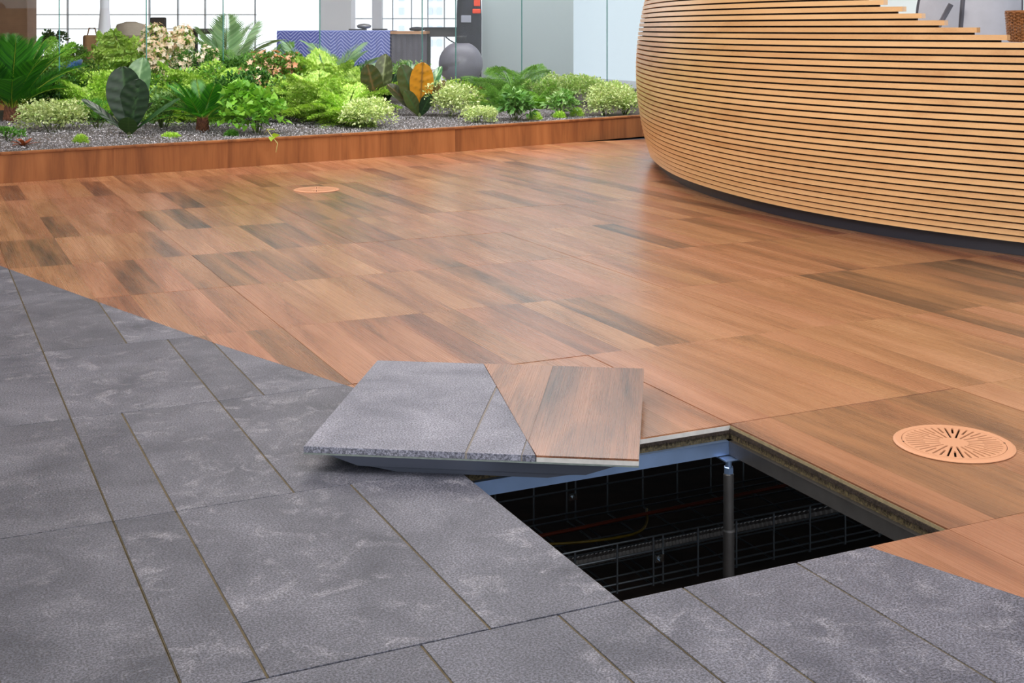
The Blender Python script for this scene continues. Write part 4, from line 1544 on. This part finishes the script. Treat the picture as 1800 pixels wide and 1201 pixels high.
back(190, 122, 76, 9.3, 1900, 'rounded lime shrub left of the paddle leaves', LIME, leaf=.026, name='lime_shrub')
back(262, 124, 116, 9.8, 3000, 'dense lime-green shrub behind the paddle leaves', LIME + GREEN, leaf=.028, name='lime_shrub')
back(350, 108, 110, 9.9, 2600, 'green leafy shrub behind the mid-sized cycad', GREEN + LIME, leaf=.032, name='leafy_shrub')
back(290, 22, 84, 10.9, 3600, 'tall shrub covered in pale pink and white blossom', GREEN + LIME, leaf=.028, name='blossom_shrub', flowers=([lin(244, 222, 210), lin(252, 244, 238), lin(236, 200, 178)], 900, .028))
back(350, 76, 80, 10.6, 2200, 'smaller pale-blossomed shrub under the black armchair', GREEN, leaf=.03, name='blossom_shrub', flowers=([lin(244, 222, 210), lin(248, 236, 226)], 280, .026))
back(478, 90, 120, 10.0, 3600, 'leafy shrub with scattered pink-orange blossom behind the vine', GREEN + [lin(150, 180, 90)], leaf=.032, name='blossom_shrub', flowers=([lin(236, 176, 148), lin(246, 212, 190), lin(232, 160, 124)], 260, .030))
back(428, 122, 96, 9.3, 2200, 'dark-green leafy shrub between the cycad and the vine', DEEP + GREEN, leaf=.034, name='leafy_shrub')
back(508, 138, 76, 9.2, 1600, 'yellow-tipped shrub left of the lime fern mound', LIME + GREEN, leaf=.03, name='leafy_shrub')
back(404, 84, 96, 10.8, 2800, 'mid-green shrub left of the large feathery fern', GREEN, leaf=.032, name='leafy_shrub')
back(158, 120, 100, 10.8, 2800, 'green shrub in front of the blue pots', GREEN + LIME, leaf=.030, name='leafy_shrub')
back(92, 112, 90, 10.0, 2200, 'deep green shrub between the two left cycads', DEEP + GREEN, leaf=.03, name='leafy_shrub')
back(560, 118, 100, 10.6, 2600, 'bright green undergrowth behind the tall lime fern', GREEN + LIME, leaf=.03, name='leafy_shrub')
back(622, 118, 90, 10.7, 2200, 'deep green undergrowth below the blue cloth', DEEP + GREEN, leaf=.03, name='leafy_shrub')
back(708, 106, 74, 11.4, 1900, 'pale green shrub behind the dark broad leaves', [lin(150, 186, 120), lin(176, 206, 150), lin(110, 156, 84)], leaf=.028, name='leafy_shrub')
back(790, 142, 76, 11.6, 1500, 'lime shrub below the round grey jar', LIME, leaf=.026, name='lime_shrub')
back(1000, 136, 110, 11.4, 3200, 'pale cream-green shrub along the right part of the glass', [lin(176, 206, 120), lin(206, 222, 160), lin(130, 176, 80)], leaf=.028, variegate=CREAM, name='pale_shrub')
back(1062, 146, 70, 11.6, 2200, 'pale yellow-green shrub at the green glass edge', [lin(190, 214, 120), lin(216, 228, 170), lin(150, 190, 90)], leaf=.028, variegate=CREAM, name='pale_shrub')
back(1090, 152, 50, 11.2, 1500, 'pale shrub between the glass edge and the desk', [lin(190, 214, 120), lin(216, 228, 170), lin(150, 190, 90)], leaf=.028, variegate=CREAM, name='pale_shrub')
back(955, 140, 64, 11.0, 1500, 'small cream-flecked shrub behind the asparagus ferns', [lin(150, 190, 90), lin(110, 160, 70)], leaf=.026, variegate=CREAM, name='pale_shrub')
back(880, 152, 120, 12.0, 2000, 'green leafy shrub behind the feathery asparagus fern', GREEN + LIME, leaf=.03, name='leafy_shrub')
back(20, 118, 90, 10.0, 1900, 'green shrub behind the large cycad at the far left', GREEN + DEEP, leaf=.03, name='leafy_shrub')
fern(432, 52, 0, 30, 'large feathery fern standing against the bright window', 'asparagus', el=(15, 72), spread=.7, d=11.3)
fern(548, 80, 0, 18, 'grey-green palm fern in front of the blue cloth', 'palm', el=(15, 75), d=11.4)
fern(590, 66, 0, 18, 'silvery palm fern beside the blue cloth edge', 'palm', el=(25, 82), d=11.7)
fern(398, 36, 0, 8, 'hazy palm behind the glass right of the black armchair', 'palm', el=(60, 87), d=12.6)
back(92, 34, 44, 12.6, 2200, 'dark rounded shrub behind the glass at the left', DEEP + [lin(70, 100, 80)], leaf=.034, name='dark_shrub')
back(220, 84, 110, 11.8, 2400, 'lime shrub behind the glass left of the blossom', LIME, leaf=.034, name='lime_shrub')
back(30, 76, 80, 11.9, 1900, 'loose green shrub behind the glass above the large cycad', GREEN, leaf=.036, name='leafy_shrub')
back(140, 72, 80, 12.0, 2000, 'mid-green shrub behind the glass right of the dark one', GREEN, leaf=.034, name='leafy_shrub')

# ------------------------------------------------------------------ glass partition
GPX = [-130, 105, 258, 393, 563, 743, 802, 918, 1068, 1210, 1400]


def glass_at(x):
    k = (x - 900) / F_PX
    d = 12.7 / (1 - .801 * k)
    return W(k * d, d, 0)


for i, (xa, xb_) in enumerate(zip(GPX, GPX[1:])):
    A_, B_ = glass_at(xa), glass_at(xb_)
    t = (B_ - A_).normalized(); n_ = Vector((-t.y, t.x, 0))
    pane = MB()
    q = [A_ + t * .004, B_ - t * .004, B_ - t * .004 + n_ * .012, A_ + t * .004 + n_ * .012]
    root = empty('window_%d' % (i + 1), tuple(A_ + Vector((0, 0, .118))), kind='structure')
    pane = MB().prism([((p - A_).x, (p - A_).y) for p in q], 0, 2.5).build('pane', M['glass'], root)
    for s_, e_ in ((.001, .004),):
        q = [B_ - t * .004, B_ + t * .001, B_ + t * .001 + n_ * .012, B_ - t * .004 + n_ * .012]
        MB().prism([((p - A_).x, (p - A_).y) for p in q], 0, 2.5).build('pane_edge', M['glass_edge'], root)

# ------------------------------------------------------------------ rooms behind the glass
def vbox(name, x0, x1, ytop, ybot, d, th, mat, parent=None, z0=None):
    """upright slab facing the viewer direction at depth d"""
    a_, b_ = W((x0 - 900) / F_PX * d, d), W((x1 - 900) / F_PX * d, d)
    zt_ = CAM_H - (ytop - HOR) * d / F_PX
    zb = CAM_H - (ybot - HOR) * d / F_PX if z0 is None else z0
    f_ = Vector((sy_, cy_, 0)) * th
    o_ = Vector(parent.location) if parent else Vector((0, 0, 0))
    mb = MB().prism([(p.x - o_.x, p.y - o_.y) for p in (a_, b_, b_ + f_, a_ + f_)], zb - o_.z, zt_ - o_.z)
    return mb.build(name, mat, parent)


def thing_at(name, x, d, label, cat, z=0.0):
    return empty(name, W((x - 900) / F_PX * d, d, z), label=label, cat=cat)


frost, fnt, fb = new_mat('frosted_glass')
ftr = N(fnt, 'ShaderNodeBsdfTransparent'); ftr.inputs[0].default_value = (.70, .74, .77, 1)
fmx = N(fnt, 'ShaderNodeMixShader'); fmx.inputs[0].default_value = .12
fb.inputs['Base Color'].default_value = (.8, .85, .86, 1)
fnt.links.new(ftr.outputs[0], fmx.inputs[1]); fnt.links.new(fb.outputs[0], fmx.inputs[2])
fnt.links.new(fmx.outputs[0], fnt.nodes['Material Output'].inputs['Surface'])
wf = empty('window_21', W((1250 - 900) / F_PX * 15.5, 15.5), kind='structure')
for xa_, xb_ in ((1008, 1240), (1240, 1475)):
    vbox('pane', xa_, xb_, -395, 0, 15.5, .012, frost, wf, z0=.02)
    vbox('mullion', xb_ - 3, xb_ + 3, -395, 0, 15.48, .06, M['frame'], wf, z0=0)
tag(vbox('wall_back', 1478, 2300, -395, 0, 15.5, .2, M['white_wall'], z0=0), kind='structure')
tag(vbox('trim_1', 847, 1008, -480, 0, 14.6, .5, M['grey_wall'], z0=0), kind='structure')
tag(vbox('trim_2', 563, 617, -420, 0, 18.0, .5, M['lav'], z0=0), kind='structure')
tag(vbox('wall_left_unseen', -900, -60, -420, 0, 18.0, .3, M['white_wall'], z0=0), kind='structure')
tag(vbox('reflection_baffle', -900, 250, -420, 0, 17.7, .25, M['brown'], z0=1.45), kind='structure')  # added out of view so the left floor reflects something darker
MB().box(-3.6, -3.5, -6, 24, -.5, 3.25).build('wall_left_unseen', M['white_wall'])['kind'] = 'structure'  # added wall out of view, cuts side light from the left
# far window grid
wg = empty('window_20', W((500 - 900) / F_PX * 19.5, 19.5), kind='structure')
for x in (48, 118, 180, 262, 312, 360, 448, 690, 723, 752, 781, 812):
    vbox('mullion', x - 1, x + 1, -420, 0, 19.5, .06, M['frame'], wg, z0=0)
vbox('mullion', 654, 671, -420, 0, 19.4, .2, M['lav'], wg, z0=0)
for y in (32, 50, 25):
    vbox('transom', -60 if y != 32 else 610, 450 if y != 32 else 850, y, y + 1.6, 19.5, .05, M['frame'], wg)
# pale building across the street
bl = thing_at('apartment_building', 740, 34, 'pale office block seen through the far window', 'building')
vbox('facade', 560, 1000, -300, 0, 34, 2, plain('pale_render', srgb(244, 246, 250), .8), bl, z0=0)
wm = plain('far_glass', srgb(205, 216, 232), .4)
for x in (705, 755, 772):
    for y in (14, -10, 46, 70, -34):
        vbox('window', x - 4, x + 5, y, y + 12, 33.9, .12, wm, bl)

# ---- table under the blue herringbone cloth
def herring():
    m, nt, b = new_mat('herringbone_cloth')
    t = N(nt, 'ShaderNodeTexCoord'); s_ = N(nt, 'ShaderNodeSeparateXYZ'); nt.links.new(t.outputs['Object'], s_.inputs[0])
    zig = math_n(nt, 'PINGPONG', math_n(nt, 'ADD', s_.outputs[0], 5.0), .11)
    ph = math_n(nt, 'ADD', math_n(nt, 'ADD', s_.outputs[2], s_.outputs[1]), zig)
    st_ = math_n(nt, 'PINGPONG', math_n(nt, 'MULTIPLY', math_n(nt, 'ADD', ph, 5.0), 50.0), 1.0)
    r = N(nt, 'ShaderNodeValToRGB')
    e = r.color_ramp.elements
    e[0].position, e[0].color = .45, srgb(80, 90, 165)
    e[1].position, e[1].color = .95, srgb(168, 174, 220)
    nt.links.new(st_, r.inputs[0]); nt.links.new(r.outputs[0], b.inputs['Base Color']); b.inputs['Roughness'].default_value = .9
    return m


tb = thing_at('display_table', 620, 14.0, 'table with brown timber top and grey draped side behind the glass', 'table')
tb.rotation_euler = (0, 0, -YAW)
s14 = 14.0 / F_PX
X = lambda x: (x - 620) * s14
MB().box(X(490), X(749), 0, .8, .735, .765).build('table_top', plain('timber_top', srgb(176, 128, 92), .5, var=.1), tb)
g_ = MB()
for k in range(12):
    x0 = X(688) + (X(750) - X(688)) * k / 12; x1 = X(688) + (X(750) - X(688)) * (k + 1) / 12
    g_.prism([(x0, .02 + .012 * (k % 2)), (x1, .02 + .012 * ((k + 1) % 2)), (x1, .05 + .012 * ((k + 1) % 2)), (x0, .05 + .012 * (k % 2))], .0, .734)
g_.build('side_drape', plain('grey_drape', srgb(92, 88, 100), .9, var=.2, vscale=6), tb)
for xx in (X(494), X(745)):
    for yy in (.08, .76): MB().box(xx - .02, xx + .02, yy - .02, yy + .02, 0, .735).build('leg', M['black'], tb)
cl = empty('tablecloth', W((590 - 900) / F_PX * 14.0, 14.0, 0), label='blue herringbone cloth hanging over the front of the far table', cat='tablecloth', rz=-YAW)
Xc = lambda x: (x - 590) * s14
Vv, F_ = [], []
nx_ = 40
prof = [(.81, .40), (.812, .76), (.81, .7695), (.4, .770), (.0, .7695), (-.012, .76), (-.016, .55), (-.02, .32)]
for i in range(nx_ + 1):
    x = Xc(487) + (Xc(686) - Xc(487)) * i / nx_
    for j, (y, z) in enumerate(prof):
        w_ = .010 * math.sin(i * .9) * (1 if j >= 6 else 0)
        Vv.append((x, y - abs(w_), z))
m_ = len(prof)
for i in range(nx_):
    for j in range(m_ - 1): F_.append((i * m_ + j, i * m_ + j + 1, (i + 1) * m_ + j + 1, (i + 1) * m_ + j))
co = link('cloth', mesh_py('cloth', Vv, F_), cl, mat=herring(), smooth=False)
sd = co.modifiers.new('s', 'SOLIDIFY'); sd.thickness = .004; sd.offset = 1


def table_item(name, x, zb, dz, dy, mk, label, cat):
    e = empty(name, W((x - 900) / F_PX * (14.0 + dy), 14.0 + dy, zb), label=label, cat=cat, rz=-YAW)
    mk(e)
    return e


ZC = .775


def books(e):
    MB().box(-.16, .02, -.1, .1, 0, .016).build('tray', M['black'], e, bevel=.003)
    MB().lathe([(.02, 0), (.07, .010), (.085, .035), (.06, .05), (.012, .058)], 20, (.0, 0, .016)).build('lid', plain('pewter', srgb(130, 128, 132), .4, metal=.5), e, smooth=True)


table_item('serving_dish', 640, ZC, 0, .25, books, 'dark tray with a grey domed dish on the blue cloth', 'dish')
table_item('flat_tray', 668, ZC, 0, .45, lambda e: MB().box(-.08, .08, -.07, .07, 0, .018).build('body', M['black'], e, bevel=.004), 'flat black tray at the right end of the blue cloth', 'tray')
table_item('folded_gloves', 733, .7655, 0, .3, lambda e: MB().lathe([(.02, 0), (.08, .008), (.09, .03), (.05, .045), (.01, .05)], 14).build('body', plain('dark_cloth', srgb(50, 46, 54), .9), e, smooth=True), 'small dark bundle on the timber table end', 'bundle')

bt = thing_at('dark_table', 775, 14.6, 'dark table with a thick apron against the bright window', 'table')
bt.rotation_euler = (0, 0, -YAW)
s2 = 14.6 / F_PX
MB().box((744 - 775) * s2, (812 - 775) * s2, 0, .6, .795, .81).build('table_top', M['black'], bt)
MB().box((746 - 775) * s2, (810 - 775) * s2, .02, .58, .70, .795).build('apron', plain('dark_brown', srgb(58, 52, 56), .6), bt)
for xx in (-.17, .2):
    MB().box(xx - .02, xx + .02, .04, .08, 0, .70).build('leg', M['black'], bt)
    MB().box(xx - .02, xx + .02, .52, .56, 0, .70).build('leg', M['black'], bt)
MB().tube([(.05, .05, .70), (.10, .05, .66), (.17, .05, .62)], .008, 6).build('bracket', M['black'], bt)

jar = thing_at('round_jar', 810, 13.5, 'large round grey jar standing before the dark coat', 'jar')
s3 = 13.5 / F_PX
prf = []
RJ = 39 * s3
zc_ = CAM_H - (112 - HOR) * s3
for k in range(25):
    a = -math.pi / 2 + math.pi * k / 24
    prf.append((max(.06, RJ * math.cos(a)), zc_ + RJ * math.sin(a)))
prf = [(.11, 0.0), (.13, .02), (.09, max(.03, zc_ - RJ - .02))] + [p for p in prf if p[0] > .061]
MB().lathe(prf, 36).build('body', plain('grey_glaze', srgb(112, 108, 122), .4, var=.12, vscale=5), jar, smooth=True)
MB().lathe([(.062, zc_ + RJ - .01), (.052, zc_ + RJ + .04), (.066, zc_ + RJ + .06)], 24).build('neck', plain('dark_glaze', srgb(60, 56, 64), .4), jar, smooth=True)

coat = thing_at('coat_stand', 824, 14.1, 'dark coat with a red patch hanging on a stand beside the grey column', 'coat stand')
coat.rotation_euler = (0, 0, -YAW)
s4 = 14.1 / F_PX
cm = plain('dark_coat', srgb(44, 42, 54), .9, var=.3, vscale=8)
Vv, F_ = [], []
zs = [.10, .30, .55, .80, .95, 1.10, 1.25, 1.34]
ws = [.135, .135, .135, .135, .135, .13, .09, .03]
nn = 24
for z, w_ in zip(zs, ws):
    for k in range(nn):
        a = 2 * math.pi * k / nn
        ru = 1 + .07 * math.sin(5 * a)
        Vv.append((w_ * ru * math.cos(a), .08 * ru * math.sin(a) + .1, z))
for i in range(len(zs) - 1):
    for k in range(nn): F_.append((i * nn + k, i * nn + (k + 1) % nn, (i + 1) * nn + (k + 1) % nn, (i + 1) * nn + k))
F_.append(tuple(range(nn))[::-1]); F_.append(tuple(range((len(zs) - 1) * nn, len(zs) * nn)))
link('coat', mesh_py('coat', Vv, F_), coat, mat=cm, smooth=True)
red = plain('red_cloth', srgb(226, 70, 40), .8)
MB().obox((.085, .018, .985), .09, .02, .05).build('red_patch', red, coat, bevel=.008)
MB().obox((.09, .02, 1.09), .07, .02, .10).build('red_patch', red, coat, bevel=.008)
MB().obox((-.03, .012, .90), .11, .014, .08).build('pale_label', plain('pale_print', srgb(150, 152, 170), .8), coat, bevel=.004)
MB().lathe([(.16, 0), (.16, .02), (.02, .03), (.018, 1.40)], 20, (0, .1, 0)).build('stand', M['black'], coat)

# ---- furniture at the left behind the glass
s5 = 13.4 / F_PX
ac = thing_at('armchair', 352, 13.4, 'black tubular armchair frame standing among the plants', 'chair')
ac.rotation_euler = (0, 0, -YAW)
zt5 = CAM_H - (52 - HOR) * s5
for yy in (0, .45):
    for xx in (-27 * s5, 26 * s5):
        MB().tube([(xx, yy, 0), (xx, yy, zt5 - .03)], .026, 10).build('leg', M['black'], ac)
MB().tube([(-28 * s5, 0, zt5 - .02), (26 * s5, 0, zt5 - .02)], .028, 10).build('top_rail', M['black'], ac, smooth=True)
for xx in (-27 * s5, 26 * s5):
    MB().tube([(xx, 0, zt5 - .02), (xx, .45, zt5 - .02)], .024, 10).build('armrest', M['steel'] if xx > 0 else M['black'], ac, smooth=True)
MB().box(-27 * s5, 26 * s5, .03, .42, .40, .46).build('seat', M['black'], ac)
so = thing_at('sofa_block', 400, 13.0, 'low pale grey upholstered seat right of the black armchair', 'seat')
so.rotation_euler = (0, 0, -YAW)
MB().box(-.10, .11, 0, .6, .0, .08).build('base', M['black'], so)
MB().box(-.10, .11, 0, .6, .08, CAM_H - (84 - HOR) * 13.0 / F_PX).build('cushion', plain('grey_fabric', srgb(186, 186, 192), .9, var=.05), so, bevel=.03)
wc = thing_at('white_pillar', 184, 13.2, 'white flared pedestal column behind the glass at the left', 'column')
s6 = 13.2 / F_PX
zb6 = CAM_H - (90 - HOR) * s6
MB().lathe([(15 * s6, 0), (15 * s6, zb6), (13 * s6, zb6 + .12), (9 * s6, zb6 + .35), (8 * s6, 1.0), (9 * s6, 1.9)], 28).build('body', plain('white_lacquer', srgb(224, 224, 238), .4), wc, smooth=True)
pf = thing_at('round_pouf', 230, 14.2, 'round beige pouf behind the glass right of the white pillar', 'pouf')
s7 = 14.2 / F_PX
MB().lathe([(.10, 0), (.16, .05), (.19, .4), (.19, .72), (.15, .84), (.05, .87)], 28).build('body', plain('beige_weave', srgb(176, 164, 152), .9, bump=.8, bscale=60, var=.1), pf, smooth=True)
MB().lathe([(.192, .68), (.197, .70), (.192, .72)], 28, cap=False).build('piping', plain('beige_piping', srgb(140, 128, 118), .9), pf)
bag = thing_at('bag', 164, 13.6, 'brown wicker bag left of the white pillar', 'bag')
MB().box(-.085, .085, 0, .2, 0, CAM_H - (62 - HOR) * 13.6 / F_PX).build('body', plain('brown_wicker', srgb(150, 116, 84), .9, bump=.8, bscale=70, var=.2), bag, bevel=.02)
MB().tube([(-.05, .1, .71), (-.03, .1, .80), (.03, .1, .80), (.05, .1, .71)], .008, 6).build('handle', M['brown'], bag)
bc_ = thing_at('side_chair', 264, 14.0, 'black high-backed chair behind the glass beside the pouf', 'chair')
bc_.rotation_euler = (0, 0, -YAW)
MB().box(-.09, .09, .30, .34, .45, .92).build('backrest', M['black'], bc_, bevel=.015)
MB().box(-.10, .10, .0, .33, .43, .47).build('seat', M['black'], bc_, bevel=.01)
for xx in (-.085, .085):
    for yy in (.02, .31): MB().box(xx - .012, xx + .012, yy - .012, yy + .012, 0, .43).build('leg', M['black'], bc_)
for x, wd_, lb in ((22, 52, 'brown timber column at the far left behind the glass'),):
    cb_ = thing_at('timber_column', x, 15.0, lb, 'column')
    cb_.rotation_euler = (0, 0, -YAW)
    hw = wd_ / 2 * 15.0 / F_PX
    MB().box(-hw, hw, 0, .3, 0, 1.9).build('body', M['brown'], cb_, bevel=.01)
    MB().box(-hw - .01, hw + .01, -.01, .31, 0, .10).build('base', M['black'], cb_)
blue = plain('blue_glaze', srgb(70, 116, 176), .35, var=.15, vscale=6)
for x, y, r, lb in ((118, 122, .13, 'blue glazed pot behind the small cycad'), (190, 116, .10, 'small blue glazed pot behind the lime fern'), (263, 118, .16, 'wide blue glazed pot right of the paddle leaves')):
    p = W((x - 900) / F_PX * 11.6, 11.6, GZ - .004)
    pt_ = empty('plant_pot', p, label=lb, cat='pot')
    hp = CAM_H - (y - 17 - HOR) * 11.6 / F_PX - p.z
    MB().lathe([(r * .6, 0), (r * .85, hp * .4), (r, hp * .9), (r * 1.04, hp), (r * .95, hp), (r * .9, hp * .9)], 28).build('body', blue, pt_, smooth=True)
    MB().lathe([(r * .9, hp * .88), (r * .89, hp * .9)], 20).build('soil', M['soil'], pt_)
GROUPS = {'fern': 'ferns in the planter bed', 'cycad': 'cycads in the planter bed', 'variegated_groundcover': 'variegated groundcovers in the planter bed', 'moss_mound': 'moss tufts in the gravel',
          'lime_shrub': 'lime green shrubs in the planter bed', 'leafy_shrub': 'leafy shrubs in the planter bed', 'blossom_shrub': 'blossoming shrubs in the planter bed', 'pale_shrub': 'pale shrubs along the glass',
          'floor_vent': 'round floor grilles in the teak', 'office_chair': 'office chairs behind the desk', 'plant_pot': 'blue pots behind the glass', 'data_cable': 'cables under the floor', 'broad_leaf_plant': 'broad-leaved plants', 'leafy_plant': 'broad leafy plants near the rim'}
for o in list(bpy.data.objects):
    k = o.name.split('.')[0]
    if o.parent is None and k in GROUPS and 'label' in o: o['group'] = GROUPS[k]
print('objects', len(bpy.data.objects), 'tris~', sum(len(o.data.polygons) for o in bpy.data.objects if o.type == 'MESH'))
